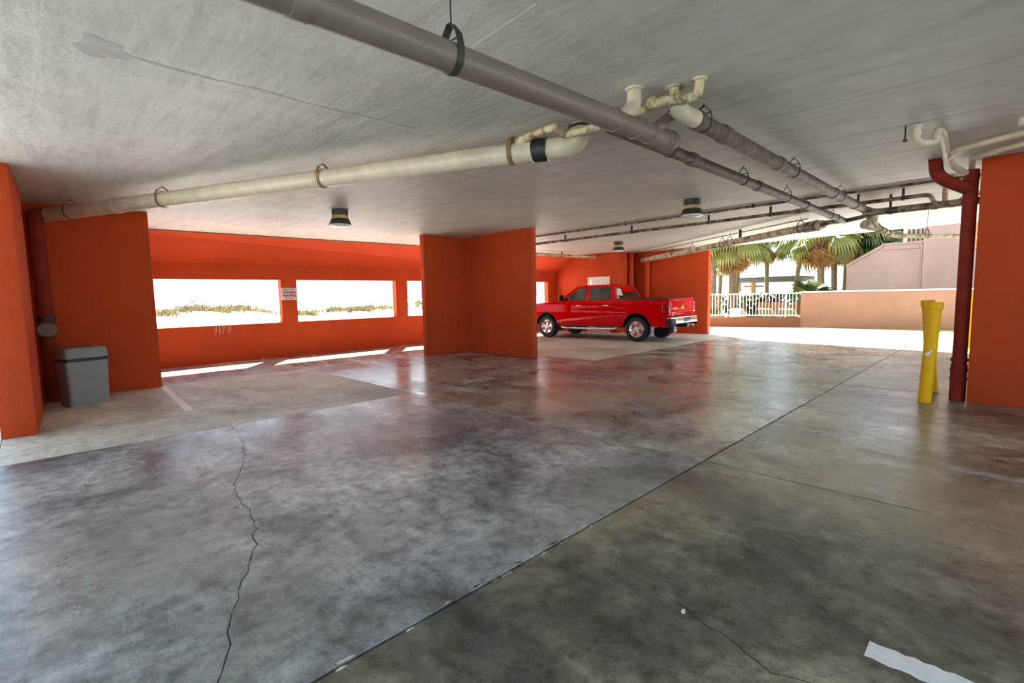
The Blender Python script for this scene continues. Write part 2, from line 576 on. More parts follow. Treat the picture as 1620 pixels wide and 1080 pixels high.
# flat underside up to the break line, then the roof body
m.prism([(-3.6, -4.8), (16.9, -4.8), (17.35, 1.0), (18.35, 8.2), (18.35, yb(18.35)), (-0.6, yb(-0.6)), (-0.6, 8.1), (-3.6, 8.1)], H, H+0.5)  # western overhang is unseen, extended to shade the column and near ceiling
ceiling = struct('ceiling', m, 'ceiling_concrete', 'grey-white painted concrete garage ceiling with form marks')
MB().prism([(-0.6, yb(-0.6)+.001), (18.35, yb(18.35)+.001), (18.35, 14.37), (-0.6, 14.37)], H+0.03, H+0.5).build('roof_edge', 'roof_concrete', ceiling)
rp_ = random.Random(9)
blob = []
for k in range(40):
    a = 2*math.pi*k/40
    rr_ = 1 + 0.16*math.sin(3*a+1) + 0.10*math.sin(5*a) + rp_.uniform(-.10, .10)
    blob.append((0.445+0.135*rr_*math.cos(a), 4.20+0.17*rr_*math.sin(a)))
MB().prism(blob, H-0.001, H).build('patch', 'ceiling_patch', ceiling)
sp = jag([(0.52, 4.20), (0.795, 4.231), (1.046, 4.234), (1.371, 4.196), (1.674, 4.223), (2.043, 4.212), (2.444, 4.17), (2.80, 4.166)], 0.06, 0.008, 8)
MB().ribbon(sp, [0.012+0.045*abs(math.sin(k*0.31))*random.uniform(.4, 1) for k, _ in enumerate(sp)], H-0.0015, 0.0015).build('patched_seam', 'ceiling_patch', ceiling)
for a, b in [((2.207, 2.599), (2.173, 1.975)), ((2.308, 4.511), (2.31, 4.181)), ((2.381, 5.685), (2.376, 5.346))]:
    MB().ribbon([a, b], 0.008, H-0.0012, 0.0012).build('form_seam', 'ceiling_streak', ceiling)
for x in (5.2, 6.45, 7.7, 8.95, 11.4, 12.65):
    MB().ribbon([(x, -2.5), (x+0.02, random.uniform(2.5, 6.5))], 0.007, H-0.001, 0.001).build('form_seam', 'ceiling_seam', ceiling)

m = MB().prism([(-3.6, -4.8), (16.9, -4.8), (17.35, 1.0), (18.35, 8.2), (18.35, 14.37), (-0.6, 14.37), (-0.6, 8.1), (-3.6, 8.1)], H+0.501, H+20)  # unseen storeys, added to keep sun off the west and south ground
struct('wall_upper_shade', m, 'roof_concrete', 'unseen upper storeys added over the garage to shade the ground outside')

# ---- window wall towards the beach with a sloping soffit
YW = 14.15
SILL, HEAD, SOFF = 0.96, 2.13, 2.54
m = MB()
m.box((-0.4, YW, 0), (17.0, YW+0.22, SILL))
m.box((-0.4, YW, HEAD), (17.0, YW+0.22, H+0.03))
for a, b in [(-0.4, 1.60), (4.915, 5.335), (8.52, 8.955), (12.15, 12.84), (16.03, 17.0)]:
    m.box((a, YW, SILL), (b, YW+0.22, HEAD))
wall_north = struct('wall_north', m, 'stucco_orange', 'orange stucco wall with long open window bays facing the dunes')
m = MB()
x0, x1 = -0.4, 16.6
vs = [(x0, yb(x0), H+0.0), (x1, yb(x1), H+0.0), (x1, YW, SOFF), (x0, YW, SOFF), (x0, yb(x0), H+0.03), (x1, yb(x1), H+0.03), (x1, YW, H+0.03), (x0, YW, H+0.03)]
m.add(vs, [(0, 1, 2, 3), (4, 7, 6, 5), (0, 4, 5, 1), (1, 5, 6, 2), (2, 6, 7, 3), (3, 7, 4, 0)])
m.build('soffit', 'stucco_orange', wall_north)
m = MB()
for a, b in ((-0.4, 16.6),):
    m.add([(a, yb(a)-0.035, H-0.03), (b, yb(b)-0.035, H-0.03), (b, yb(b)+0.02, H-0.03), (a, yb(a)+0.02, H-0.03),
           (a, yb(a)-0.035, H), (b, yb(b)-0.035, H), (b, yb(b)+0.02, H), (a, yb(a)+0.02, H)],
          [(0, 3, 2, 1), (4, 5, 6, 7), (0, 1, 5, 4), (1, 2, 6, 5), (2, 3, 7, 6), (3, 0, 4, 7)])
m.build('drip_edge', 'brass_rust', wall_north)
# pale run of lime below the first window
for k in range(7):
    x = 3.22 + 0.06*k + random.uniform(-.02, .02)
    zt = SILL-random.uniform(0.0, 0.05)
    MB().box((x, YW-0.0015, zt-random.uniform(0.08, 0.32)), (x+random.uniform(0.012, 0.03), YW, zt)).build('lime_stain', 'stain_pale', wall_north)

def wall(name, poly, z1, label, bevel=0.012):
    return struct(name, MB().prism(poly, 0.0, z1), 'stucco_orange', label, bevel=bevel, seg=2)
wall('wall_left', [(-0.38, 11.05), (1.60, 11.05), (1.60, 11.33), (-0.38, 11.33)], H, 'dark red stucco wall behind the grey litter bin')
wall('wall_column', [(-0.40, 8.20), (-0.09, 8.20), (-0.02, 9.80), (-0.40, 9.80)], H, 'salmon stucco column at the left edge of the photo')
wall('wall_partition', [(7.40, 10.84), (8.80, 10.84), (8.80, 8.30), (8.98, 8.30), (8.98, 11.02), (7.40, 11.02)], H, 'L-shaped orange stucco partition in the middle of the garage')
wall('wall_pier', [(8.90, 0.37), (8.90, -2.2), (9.40, -2.2), (9.40, 0.37)], H, 'broad orange-red stucco pier at the right edge')
wall('wall_east', [(16.6, 14.15), (16.6, 11.0), (17.80, 11.0), (17.80, 14.15)], H, 'orange stucco stair block behind the red pickup')
wall('wall_end', [(17.78, 11.3), (17.78, 7.86), (18.0, 7.86), (18.0, 11.3)], H, 'dark orange end wall beside the tailgate of the pickup')

wall('wall_west', [(-0.40, 9.80), (-0.18, 9.80), (-0.18, 14.15), (-0.40, 14.15)], H, 'dark stucco return wall behind the left column')

# door behind the pickup
dr = empty('door_1', (16.6, 11.88, 0))
tag(dr, 'white framed door behind the cab of the pickup', None, None, 'structure')
m = MB()
m.box((-0.035, -0.54, 0), (0.0, -0.47, 2.26)); m.box((-0.035, 0.47, 0), (0.0, 0.54, 2.26)); m.box((-0.035, -0.47, 2.18), (0.0, 0.47, 2.26))
m.build('door_frame', 'door_white', dr)
MB().box((-0.015, -0.47, 0.005), (0.0, 0.47, 2.18)).build('door_leaf', 'door_white', dr)
MB().tube([(-0.015, 0.40, 1.02), (-0.07, 0.40, 1.02), (-0.07, 0.29, 1.02)], 0.011, 8).build('handle', 'steel', dr, smooth=True)
MB().box((-0.03, 0.34, 1.98), (-0.0, 0.44, 2.12)).build('door_closer', 'steel', dr)

# ---- ground outside
struct('ground_driveway', MB().box((17.6, -40, -0.30), (22.9, 14.4, -0.002)), 'pavement', 'sunlit pale concrete driveway beyond the garage')
struct('ground_entry', MB().box((-30, -40, -0.30), (-0.40, 30, -0.002)), 'pavement', 'pale concrete forecourt on the left')
struct('ground_apron', MB().box((-0.40, -40, -0.30), (17.6, -4.5, -0.004)), 'pavement', 'pale concrete apron behind the camera')
struct('ground_lawn', MB().box((22.9, -60, -0.30), (120, 42, 0.0)), 'lawn', 'yellow-green lawn beyond the fence')

def dune_h(x, y):
    base = 0.05
    t = max(0.0, min(1.0, (y-30)/12))
    crest = 0.55 + 0.28*math.sin(x*0.23+0.4) + 0.16*math.sin(x*0.61+1.3) + 0.10*math.sin(x*1.7)
    fall = max(0.0, min(1.0, (y-46)/20))
    low = 0.33*max(0.0, min(1.0, (y-16)/10))
    return base + low + (crest-0.25)*(t*t*(3-2*t)) - fall*3.0 + 0.03*math.sin(x*2.3+y*1.7)
m = MB()
nx, ny = 150, 60
gx = [-30 + 150*i/(nx-1) for i in range(nx)]
gy = [14.36 + (75-14.36)*j/(ny-1) for j in range(ny)]
m.add([(x, y, dune_h(x, y)-0.08) for y in gy for x in gx], [(j*nx+i, j*nx+i+1, (j+1)*nx+i+1, (j+1)*nx+i) for j in range(ny-1) for i in range(nx-1)])
dunes = struct('ground_dunes', m, 'sand', 'white sand dunes seen through the window openings', smooth=True)
struct('sea', MB().box((-3000, 60, -3.0), (3000, 4500, -1.9)), 'sea_water', 'pale sea behind the dunes')

# dune grass
rnd = random.Random(11)
m = MB()
for k in range(950):
    x = rnd.uniform(2, 44)
    y = rnd.gauss(42.5, 2.2)
    if y < 36: continue
    z = dune_h(x, y)-0.1
    dens = 0.5+0.5*math.sin(x*0.9+math.sin(x*0.37)*2)
    if rnd.random() > 0.35+0.65*dens: continue
    for b in range(9):
        a = rnd.uniform(0, 6.28); hgt = rnd.uniform(0.25, 0.62); ln = rnd.uniform(0.05, 0.4)
        px, py = x+rnd.uniform(-.25, .25), y+rnd.uniform(-.25, .25)
        dx, dy = math.cos(a), math.sin(a)
        w_ = rnd.uniform(.02, .05)
        m.add([(px-dy*w_, py+dx*w_, z), (px+dy*w_, py-dx*w_, z), (px+dx*ln*.5, py+dy*ln*.5, z+hgt*.75), (px+dx*ln, py+dy*ln, z+hgt)],
              [(0, 1, 2), (0, 2, 3)])
tag(m.build('dune_grass', 'dune_grass'), 'yellow-brown dune grass along the crest of the sand', 'grass', None, 'stuff')

# sand fence and rope rail on the dune
sf = thing('sand_fence', 'short grey slat fence leaning on the dune crest', 'fence', (8.2, 43.5, 0))
for k in range(11):
    z0 = dune_h(8.2+k*0.13, 43.5)-0.15
    MB().box((k*0.13, -0.012, z0), (k*0.13+0.05, 0.012, z0+0.75+random.uniform(-.12, .12))).build('slat', 'weathered_wood', sf)
MB().box((-0.05, -0.02, 0.9), (1.45, -0.01, 0.93)).build('wire', 'weathered_wood', sf)
pst = thing('dune_post', 'single thin post on the dune seen through the second window', 'post', (17.9, 43.5, 0))
MB().tube([(0, 0, dune_h(17.9, 43.5)-.2), (0.02, 0, dune_h(17.9, 43.5)+0.85)], [0.05, 0.04], 8).build('shaft', 'weathered_wood', pst)
MB().tube([(0.02, 0, dune_h(17.9, 43.5)+0.85), (0.02, 0, dune_h(17.9, 43.5)+0.92)], [0.055, 0.02], 8).build('cap', 'weathered_wood', pst)
rp = thing('rope_rail', 'low grey post-and-rail line along the foot of the dunes', 'railing', (0, 30, 0))
rail_pts = []
for k in range(17):
    x = 1.5+2.2*k
    z0 = dune_h(x, 30)-0.1
    MB().tube([(x, 0, z0), (x, 0, z0+0.30)], 0.035, 8).build('post', 'weathered_wood', rp)
    rail_pts.append((x, -0.03, z0+0.27))
MB().tube(rail_pts, 0.018, 6).build('rail', 'weathered_wood', rp)

# ---- boundary wall, fence and the neighbouring building
m = MB()
m.prism([(22.76, 6.15), (23.6, 2.3), (25.2, -6), (25.5, -6), (23.9, 2.4), (23.05, 6.22)], 0, 1.45)
bw = struct('wall_boundary', m, 'stucco_peach', 'long peach stucco boundary wall across the driveway')
MB().prism([(22.72, 6.17), (23.56, 2.3), (25.16, -6), (25.54, -6), (23.94, 2.4), (23.09, 6.25)], 1.45, 1.50).build('coping', 'metal_white', bw)
lowp = [(21.35, 10.6), (22.76, 6.15), (23.0, 6.2), (21.6, 10.7)]
m = MB(); m.prism([(20.4, 13.4), (22.70, 6.15), (22.93, 6.2), (20.63, 13.45)], 0, 0.43)
lw = struct('wall_kerb', m, 'stucco_brown', 'low brown stucco wall under the white fence')
fa, fb = Vector((20.5, 13.4)), Vector((22.80, 6.2))
fd = (fb-fa); flen = fd.length; fd.normalize()
frz = math.atan2(fd.y, fd.x)
fn = thing('picket_fence', 'white metal picket fence on the low brown wall', 'fence', (fa.x, fa.y, 0.43), frz)
MB().box((0, -0.018, 0.06), (flen, 0.018, 0.10)).build('rail', 'metal_white', fn)
MB().box((0, -0.018, 0.98), (flen, 0.018, 1.02)).build('rail', 'metal_white', fn)
pk = MB().box((-0.011, -0.011, 0.03), (0.011, 0.011, 1.05)).build('picket', 'metal_white', fn)
pk.location = (0.06, 0, 0)
n = int(flen/0.125)
for k in range(1, n):
    if k % 14 == 0: continue
    place('picket', pk.data, fn, (0.06+0.125*k, 0, 0))
pp = MB().box((-0.032, -0.032, 0.0), (0.032, 0.032, 1.09)).box((-0.038, -0.038, 1.09), (0.038, 0.038, 1.11)).build('post', 'metal_white', fn)
pp.location = (0.06, 0, 0)
for k in range(14, n+1, 14):
    place('post', pp.data, fn, (0.06+0.125*k, 0, 0))

# neighbouring pink building
nb = thing('apartment_building', 'pale pink stucco building with a sloping stair parapet behind the wall', 'building', (30, 0, 0))
def yz_prism(poly, x0, x1):
    """polygon in (y, z) pushed along x"""
    M = Matrix(((0, 0, 1, 0), (1, 0, 0, 0), (0, 1, 0, 0), (0, 0, 0, 1)))
    return MB().prism(poly, x0, x1, M)
yz_prism([(6.05, 0), (6.05, 2.76), (4.70, 3.58), (4.60, 3.66), (3.09, 3.76), (3.09, 0)], 0.0, 2.0).build('stair_wall', 'stucco_pink', nb)
yz_prism([(6.08, 2.66), (6.08, 2.80), (4.70, 3.64), (4.60, 3.72), (4.60, 3.58), (4.68, 3.50)], -0.05, 0.0).build('coping', 'stucco_pink', nb)
MB().box((-0.05, 3.09, 3.42), (0.0, 4.6, 3.50)).build('moulding', 'stucco_pink', nb)
MB().box((-0.05, 3.09, 3.66), (0.0, 4.6, 3.74)).build('moulding', 'stucco_pink', nb)
MB().box((-0.12, -8.0, 0), (8.0, 3.05, 9.0)).build('main_wall', 'stucco_pink', nb, bevel=0.02)
MB().tube([(-0.05, 3.09, 0), (-0.05, 3.09, 3.45)], 0.03, 8).build('downpipe', 'stucco_pink', nb)
MB().tube([(-0.05, 3.09, 3.42), (-0.05, 3.16, 3.55)], [0.05, 0.07], 8).build('hopper', 'stucco_pink', nb)
for zz in (3.70, 4.50):
    MB().box((2.0, 3.05, zz), (2.04, 4.0, zz+.06)).build('balcony_rail', 'metal_white', nb)
bp = MB().box((2.0, -0.045, 3.76), (2.04, 0.045, 4.50)).build('baluster', 'shelter_wood', nb)
bp.location = (0, 3.13, 0)
for k in range(1, 5):
    place('baluster', bp.data, nb, (0, 3.13+0.18*k, 0))
MB().box((2.2, 3.05, 3.6), (2.4, 4.1, 5.6)).build('balcony_wall', 'metal_white', nb)
MB().box((-0.16, 1.12, 3.22), (-0.121, 1.42, 4.33)).build('shutter', 'orange_panel', nb)
for k in range(6):
    MB().box((-0.175, 1.13, 3.28+0.17*k), (-0.161, 1.41, 3.40+0.17*k)).build('slat', 'orange_panel', nb)

# park shelter with a flat dark roof
sh = thing('shelter', 'open park shelter with a flat dark beam roof beyond the palms', 'shelter', (45, 14.8, 0))
MB().box((0, -2.6, 2.30), (4.0, 2.6, 2.75)).build('roof', 'shelter_wood', sh, bevel=0.02)
for y in (-2.3, 1.15, 2.4):
    for x in (0.3, 3.6):
        MB().box((x-.12, y-.12, 0), (x+.12, y+.12, 2.30)).build('post', 'timber_brown', sh)
MB().box((1.2, 1.4, 1.9), (3.5, 2.3, 2.05)).build('cross_beam', 'timber_brown', sh)

# ---- palms
def frond_mesh(name, mat, droop, nl=17, L=0.95, pet=0.75, spread=2.35):
    m = MB()
    # petiole
    n = 5
    pts = [(pet*k/n, 0, -droop*0.10*(k/n)**2) for k in range(n+1)]
    m.tube(pts, [0.022-0.012*k/n for k in range(n+1)], 5)
    bx, bz = pts[-1][0], pts[-1][2]
    for i in range(nl):
        a = -spread/2 + spread*i/(nl-1)
        ll = L*(0.72+0.28*math.cos(a*0.9))*random.uniform(0.9, 1.06)
        ca, sa = math.cos(a), math.sin(a)
        w = 0.035
        secs = []
        for t in (0.0, 0.35, 0.7, 1.0):
            d = ll*t
            fall = -droop*(t**2)*ll*0.75
            shr = 1-0.25*droop*t*t
            cx, cy, cz = bx+ca*d*shr, sa*d*shr, bz+fall+0.05*abs(sa)*t
            ww = w*(1.0 if 0 < t < 1 else (0.45 if t == 0 else 0.05))
            secs.append(((cx-sa*ww, cy+ca*ww, cz+ww*0.5), (cx, cy, cz), (cx+sa*ww, cy-ca*ww, cz+ww*0.5)))
        o = []
        for s in secs: o += list(s)
        f = []
        for k in range(3):
            b = 3*k
            f += [(b, b+1, b+4, b+3), (b+1, b+2, b+5, b+4)]
        m.add(o, f)
    me = bpy.data.meshes.new(name)
    me.from_pydata(m.v, [], m.f)
    me.materials.append(MATS[mat])
    return me
FROND = [frond_mesh('frond', 'frond_green', 0.5), frond_mesh('frond', 'frond_green', 0.9), frond_mesh('frond', 'frond_deep', 0.75, 19, 1.05)]
FDEAD = [frond_mesh('dry_frond', 'frond_dead', 1.25, 13, 0.85, 0.55, 2.0), frond_mesh('dry_frond', 'frond_dead', 1.6, 11, 0.8, 0.5, 1.7)]

def palm(x, y, zc, rad, lean, size, nf, ndead, label, deep=False, boots=True, seed=0):
    r = random.Random(seed)
    t = thing('palm_tree', label, 'palm tree', (x, y, 0), 0, 'palms beyond the fence')
    n = 12
    path, rr = [], []
    for k in range(n+1):
        u = k/n
        path.append((lean[0]*(1-u)**1.5, lean[1]*(1-u)**1.5, zc*u))
        rr.append(rad*(1.25-0.25*min(1, u*4))*(0.97+0.06*(k % 2)))
    MB().tube(path, rr, 12).build('trunk', 'bark', t, smooth=True)
    if boots:
        bm_ = MB()
        for k in range(34):
            u = k/34
            z = zc-1.15*size+u*1.1*size
            a = k*2.4
            R = rad*(1.05+0.35*u)
            c, s = math.cos(a), math.sin(a)
            bm_.tube([(c*R*.8, s*R*.8, z-0.05), (c*(R+0.10*size), s*(R+0.10*size), z+0.16*size), (c*(R+0.20*size), s*(R+0.20*size), z+0.28*size)], [0.05*size, 0.04*size, 0.012*size], 5)
        tag(bm_.build('leaf_boots', 'boot', t), None, None, None, 'stuff')
    for k in range(nf):
        u = (k+0.5)/nf
        a = k*2.39996+r.uniform(-.3, .3)
        el = math.radians(75-110*u+r.uniform(-8, 8))
        f = FROND[2] if deep and r.random() < 0.8 else FROND[0 if u < 0.45 else 1]
        sc = size*1.3*r.uniform(0.9, 1.15)
        place('frond', f, t, (0, 0, zc), (r.uniform(-.35, .35), -el, a), (sc, sc, sc))
    for k in range(ndead):
        a = k*2.39996+r.uniform(-.4, .4)
        el = math.radians(r.uniform(-78, -38))
        sc = size*1.25*r.uniform(0.85, 1.1)
        place('dry_frond', FDEAD[k % 2], t, (0, 0, zc-0.12), (r.uniform(-.3, .3), -el, a), (sc, sc, sc))
    return t

PALMS = [
    (26.0, 11.26, 6.2, 0.19, (0.0, 0.0), 1.1, 14, 6, 'nearest palm with a thick bare trunk beside the end wall', False, False),
    (36.0, 14.97, 3.9, 0.13, (0.1, 0.2), 0.75, 12, 3, 'slender low palm just right of the thick bare trunk', False, False),
    (27.0, 10.60, 4.45, 0.17, (0.0, 0.05), 1.05, 20, 12, 'palm with a shaggy criss-cross booted head above the fence', False, True),
    (36.0, 13.70, 4.9, 0.14, (0.0, 0.3), 1.05, 14, 8, 'thin palm half hidden behind the shaggy booted palm', False, False),
    (40.0, 13.20, 5.5, 0.15, (0.0, -0.1), 1.1, 14, 8, 'dark upright palm in front of the shelter beam', False, False),
    (40.0, 10.90, 5.5, 0.15, (0.0, 0.45), 1.15, 15, 7, 'dark leaning palm at the right end of the shelter beam', False, False),
    (30.0, 7.25, 4.55, 0.17, (0.0, -0.15), 1.05, 18, 14, 'palm with brown dry skirt above the end of the peach wall', False, True),
    (33.0, 7.30, 4.75, 0.15, (0.0, -0.15), 1.05, 20, 8, 'palm with a rough textured trunk left of the pink gable', False, True),
    (34.0, 6.85, 4.85, 0.14, (0.0, 0.1), 1.05, 18, 6, 'palm whose trunk touches the edge of the pink gable', True, True),
    (38.0, 6.75, 4.9, 0.16, (0.0, 0.0), 1.15, 18, 6, 'palm head rising behind the sloping pink parapet', True, True),
    (36.0, 5.70, 4.9, 0.16, (0.0, 0.0), 1.1, 18, 3, 'deep green palm head rightmost of the row', True, False),
]
for i, (x, y, zc, rad, lean, size, nf, nd, lab, deep, boots) in enumerate(PALMS):
    palm(x, y, zc, rad, lean, size, int(nf*1.4), int(nd*1.3), lab, deep, boots, 20+i)

def fan_bush(x, y, h, size, nf, label, seed):
    r = random.Random(seed)
    t = thing('palm_bush', label, 'bush', (x, y, 0))
    MB().tube([(0, 0, 0), (0, 0, h*0.55)], [0.12, 0.09], 8).build('stem', 'bark', t)
    for k in range(nf):
        a = k*2.39996
        el = math.radians(80-75*(k+.5)/nf)
        s = size*r.uniform(.85, 1.15)
        place('frond', FROND[2] if k % 3 else FROND[0], t, (0, 0, h*0.5), (r.uniform(-.3, .3), -el, a), (s, s, s))
fan_bush(26.8, 6.85, 2.0, 0.75, 22, 'bright green fan palm bush above the end of the peach wall', 61)
fan_bush(28.0, 6.5, 1.5, 0.55, 16, 'low green fan bush peeping over the peach wall', 62)
fan_bush(34.0, 12.5, 1.5, 0.45, 14, 'small dark fan palm standing below the shelter roof', 63)

def leafy(name, x, y, rx, ry, h, nleaf, mat, label, seed, ls=0.09):
    r = random.Random(seed)
    t = thing(name, label, 'shrub', (x, y, 0))
    m = MB()
    for k in range(nleaf):
        while True:
            p = Vector((r.uniform(-1, 1), r.uniform(-1, 1), r.uniform(0, 1)))
            if p.x*p.x+p.y*p.y+p.z*p.z < 1: break
        c = Vector((p.x*rx, p.y*ry, 0.05+p.z*h))
        q = Quaternion((r.uniform(-1, 1), r.uniform(-1, 1), r.uniform(-1, 1), r.uniform(-1, 1))).normalized()
        s = ls*r.uniform(.7, 1.3)
        vs = [q @ Vector(v) + c for v in ((-s, 0, 0), (0, -s*.45, 0), (s, 0, s*.2), (0, s*.45, 0))]
        m.add(vs, [(0, 1, 2, 3)])
    tag(m.build('foliage', mat, t), None, None, None, 'stuff')
    m = MB()
    for k in range(7):
        a = r.uniform(0, 6.28)
        m.tube([(0, 0, 0), (math.cos(a)*rx*.4, math.sin(a)*ry*.4, h*.6)], [0.03, 0.012], 5)
    m.build('stem', 'bark', t)
leafy('shrub', 23.7, 10.3, 0.45, 0.7, 0.75, 700, 'shrub_leaf', 'low green shrub behind the left end of the picket fence', 71)
leafy('shrub', 23.6, 8.3, 0.35, 0.4, 0.5, 500, 'shrub_leaf', 'small green shrub behind the middle of the picket fence', 72)
leafy('shrub', 28.7, 7.5, 0.6, 0.7, 1.5, 900, 'shrub_leaf', 'tall green shrub behind the right end of the picket fence', 73)
leafy('hedge', 36.0, 11.4, 1.0, 3.4, 1.35, 1800, 'hedge_leaf', 'long dark hedge far beyond the picket fence', 74, 0.16)
leafy('shrub', 40.0, 17.2, 1.2, 2.2, 1.3, 900, 'shrub_leaf', 'pale green shrub far left beyond the picket fence', 75, 0.14)
leafy('shrub', 33.0, 8.6, 0.7, 1.0, 1.5, 900, 'shrub_leaf', 'rounded shrub in front of the dark hedge near the peach wall', 76, 0.12)

# white sun loungers and a timber bench by the pool lawn
def lounger(x, y, rz, label):
    t = thing('sun_lounger', label, 'sun lounger', (x, y, 0), rz, 'white loungers behind the fence')
    MB().box((-0.32, -0.95, 0.28), (0.32, 0.45, 0.34)).build('seat', 'metal_white', t)
    M = Matrix.Translation((0, 0.45, 0.31)) @ Matrix.Rotation(math.radians(35), 4, 'X')
    MB().box((-0.32, 0, -0.03), (0.32, 0.7, 0.03), M).build('backrest', 'metal_white', t)
    for sx in (-.28, .28):
        for sy in (-.85, .35):
            MB().box((sx-.02, sy-.02, 0), (sx+.02, sy+.02, 0.28)).build('leg', 'metal_white', t)
lounger(25.6, 9.1, 1.2, 'white sun lounger seen through the middle of the fence')
lounger(25.6, 8.0, 1.4, 'white sun lounger second from the peach wall')
lounger(25.4, 7.1, 1.5, 'white sun lounger right beside the peach wall')
bn = thing('timber_screen', 'low brown timber screen behind the loungers', 'screen', (27.6, 8.3, 0))
for k in range(16):
    MB().box((-.02, -1.2+0.15*k, 0.1), (.02, -1.2+0.15*k+0.12, 0.95)).build('board', 'timber_brown', bn)
MB().box((.02, -1.2, 0.25), (.05, 1.2, 0.33)).build('rail', 'timber_brown', bn)
MB().box((.02, -1.2, 0.75), (.05, 1.2, 0.83)).build('rail', 'timber_brown', bn)
bx_ = thing('utility_box', 'small white utility box behind the picket fence', 'box', (23.6, 9.05, 0))
MB().box((-.2, -.25, 0), (.2, .25, 0.66)).build('cabinet', 'metal_white', bx_, bevel=.02)
MB().box((-.23, -.28, 0.66), (.23, .28, 0.70)).build('lid', 'metal_white', bx_)

# ================================================================== PIPEWORK
def strip(m, pts, d, width, thick):
    """flat bar swept along pts, its width lying along d"""
    P = [Vector(p) for p in pts]
    d = Vector(d).normalized()
    vs, fs = [], []
    for i, p in enumerate(P):
        t = (P[min(i+1, len(P)-1)]-P[max(i-1, 0)]).normalized()
        nrm = t.cross(d).normalized()
        for a, b in ((-1, -1), (1, -1), (1, 1), (-1, 1)):
            vs.append(p + d*(width/2*a) + nrm*(thick/2*b))
    for i in range(len(P)-1):
        for k in range(4):
            k2 = (k+1) % 4
            fs.append((4*i+k, 4*i+k2, 4*i+4+k2, 4*i+4+k))
    fs += [(3, 2, 1, 0), tuple(4*(len(P)-1)+k for k in range(4))]
    m.add(vs, fs)

def hanger(parent, c, d, r, width=0.03, mat='hanger_iron'):
    c, d = Vector(c), Vector(d).normalized()
    d = Vector((d.x, d.y, 0)).normalized()
    s = Vector((-d.y, d.x, 0))
    upv = Vector((0, 0, 1))
    R = r+0.004
    room = max(0.02, H - c.z - R)
    hy = min(0.09, room*0.75)
    m = MB()
    pts = [c + upv*(R+hy) - s*0.012]
    pts += [c - s*R*0.75 + upv*(R*0.9+hy*0.45), c - s*R + upv*(R*0.45)]
    for k in range(13):
        a = math.pi + math.pi*k/12
        pts.append(c + s*(R*math.cos(a)) + upv*(R*math.sin(a)))
    pts += [c + s*R + upv*(R*0.45), c + s*R*0.75 + upv*(R*0.9+hy*0.45), c + upv*(R+hy) + s*0.012, c + upv*(R+hy) - s*0.012]
    strip(m, pts, d, width, 0.005)
    h = m.build('hanger', mat, parent)
    top = c + upv*(R+hy-0.015)
    MB().tube([top, Vector((c.x, c.y, H))], 0.005, 8).build('rod', mat, h)
    MB().tube([c - s*(R*0.9) + upv*(R*0.9+hy*0.2), c + s*(R*0.9) + upv*(R*0.9+hy*0.2)], 0.005, 8).build('bolt', mat, h)
    return h

def collar(parent, c, d, r, length, mat, name='coupling', lip=0.006):
    c, d = Vector(c), Vector(d).normalized()
    a, b = c-d*length/2, c+d*length/2
    e = d*0.006
    return MB().tube([a, a+e, b-e, b], [r+lip*.5, r+lip, r+lip, r+lip*.5], 24).build(name, mat, parent, smooth=True)

def run(parent, name, path, r, mat, bend=0.0, n=18):
    p = fillet(path, bend) if bend else path
    return MB().tube(p, r, n).build(name, mat, parent, smooth=True, angle=50)

def flange(parent, x, y, r, mat):
    return MB().lathe([(r, H-0.02), (r*1.25, H-0.012), (r*1.3, H)], Matrix.Translation((x, y, 0)), 24).build('flange', mat, parent, smooth=True)

X = Vector((1, 0, 0)); Yv = Vector((0, 1, 0)); Zv = Vector((0, 0, 1))

# A: big grey-beige drain overhead
A = thing('drain_pipe', 'thick grey-beige drain pipe crossing the top of the photo', 'pipe', (0, 0, 0))
zA = lambda x: 2.855 + 0.018*(x-1)
pA0, pA1 = Vector((-0.9, 2.23, zA(-0.9))), Vector((4.22, 2.23, zA(4.22)))
dA = (pA1-pA0).normalized()
run(A, 'pipe', [pA0, pA1], 0.080, 'pvc_grey', n=28)
collar(A, (0.92, 2.23, zA(.92)), dA, 0.080, 0.09, 'pvc_grey')
for x in (3.33, 3.62, 3.84, 4.10):
    collar(A, (x, 2.23, zA(x)), dA, 0.080, 0.03, 'pvc_grey', lip=0.008)
collar(A, (4.19, 2.23, zA(4.19)), dA, 0.080, 0.07, 'pvc_grey', 'end_cap', lip=0.009)
run(A, 'branch', [(3.36, 2.23, zA(3.4)), (3.52, 2.23, zA(3.5)+.10), (3.60, 2.225, 3.06), (3.61, 2.225, H)], 0.058, 'pvc_cream', 0.09)
flange(A, 3.61, 2.225, 0.06, 'pvc_cream')
run(A, 'branch', [(3.86, 2.23, zA(3.9)), (3.98, 2.19, zA(4)+.10), (4.05, 2.12, 3.08), (3.93, 2.00, 3.15)], 0.05, 'pvc_grey', 0.08)
hanger(A, (1.755, 2.23, zA(1.755)), dA, 0.080, 0.045)

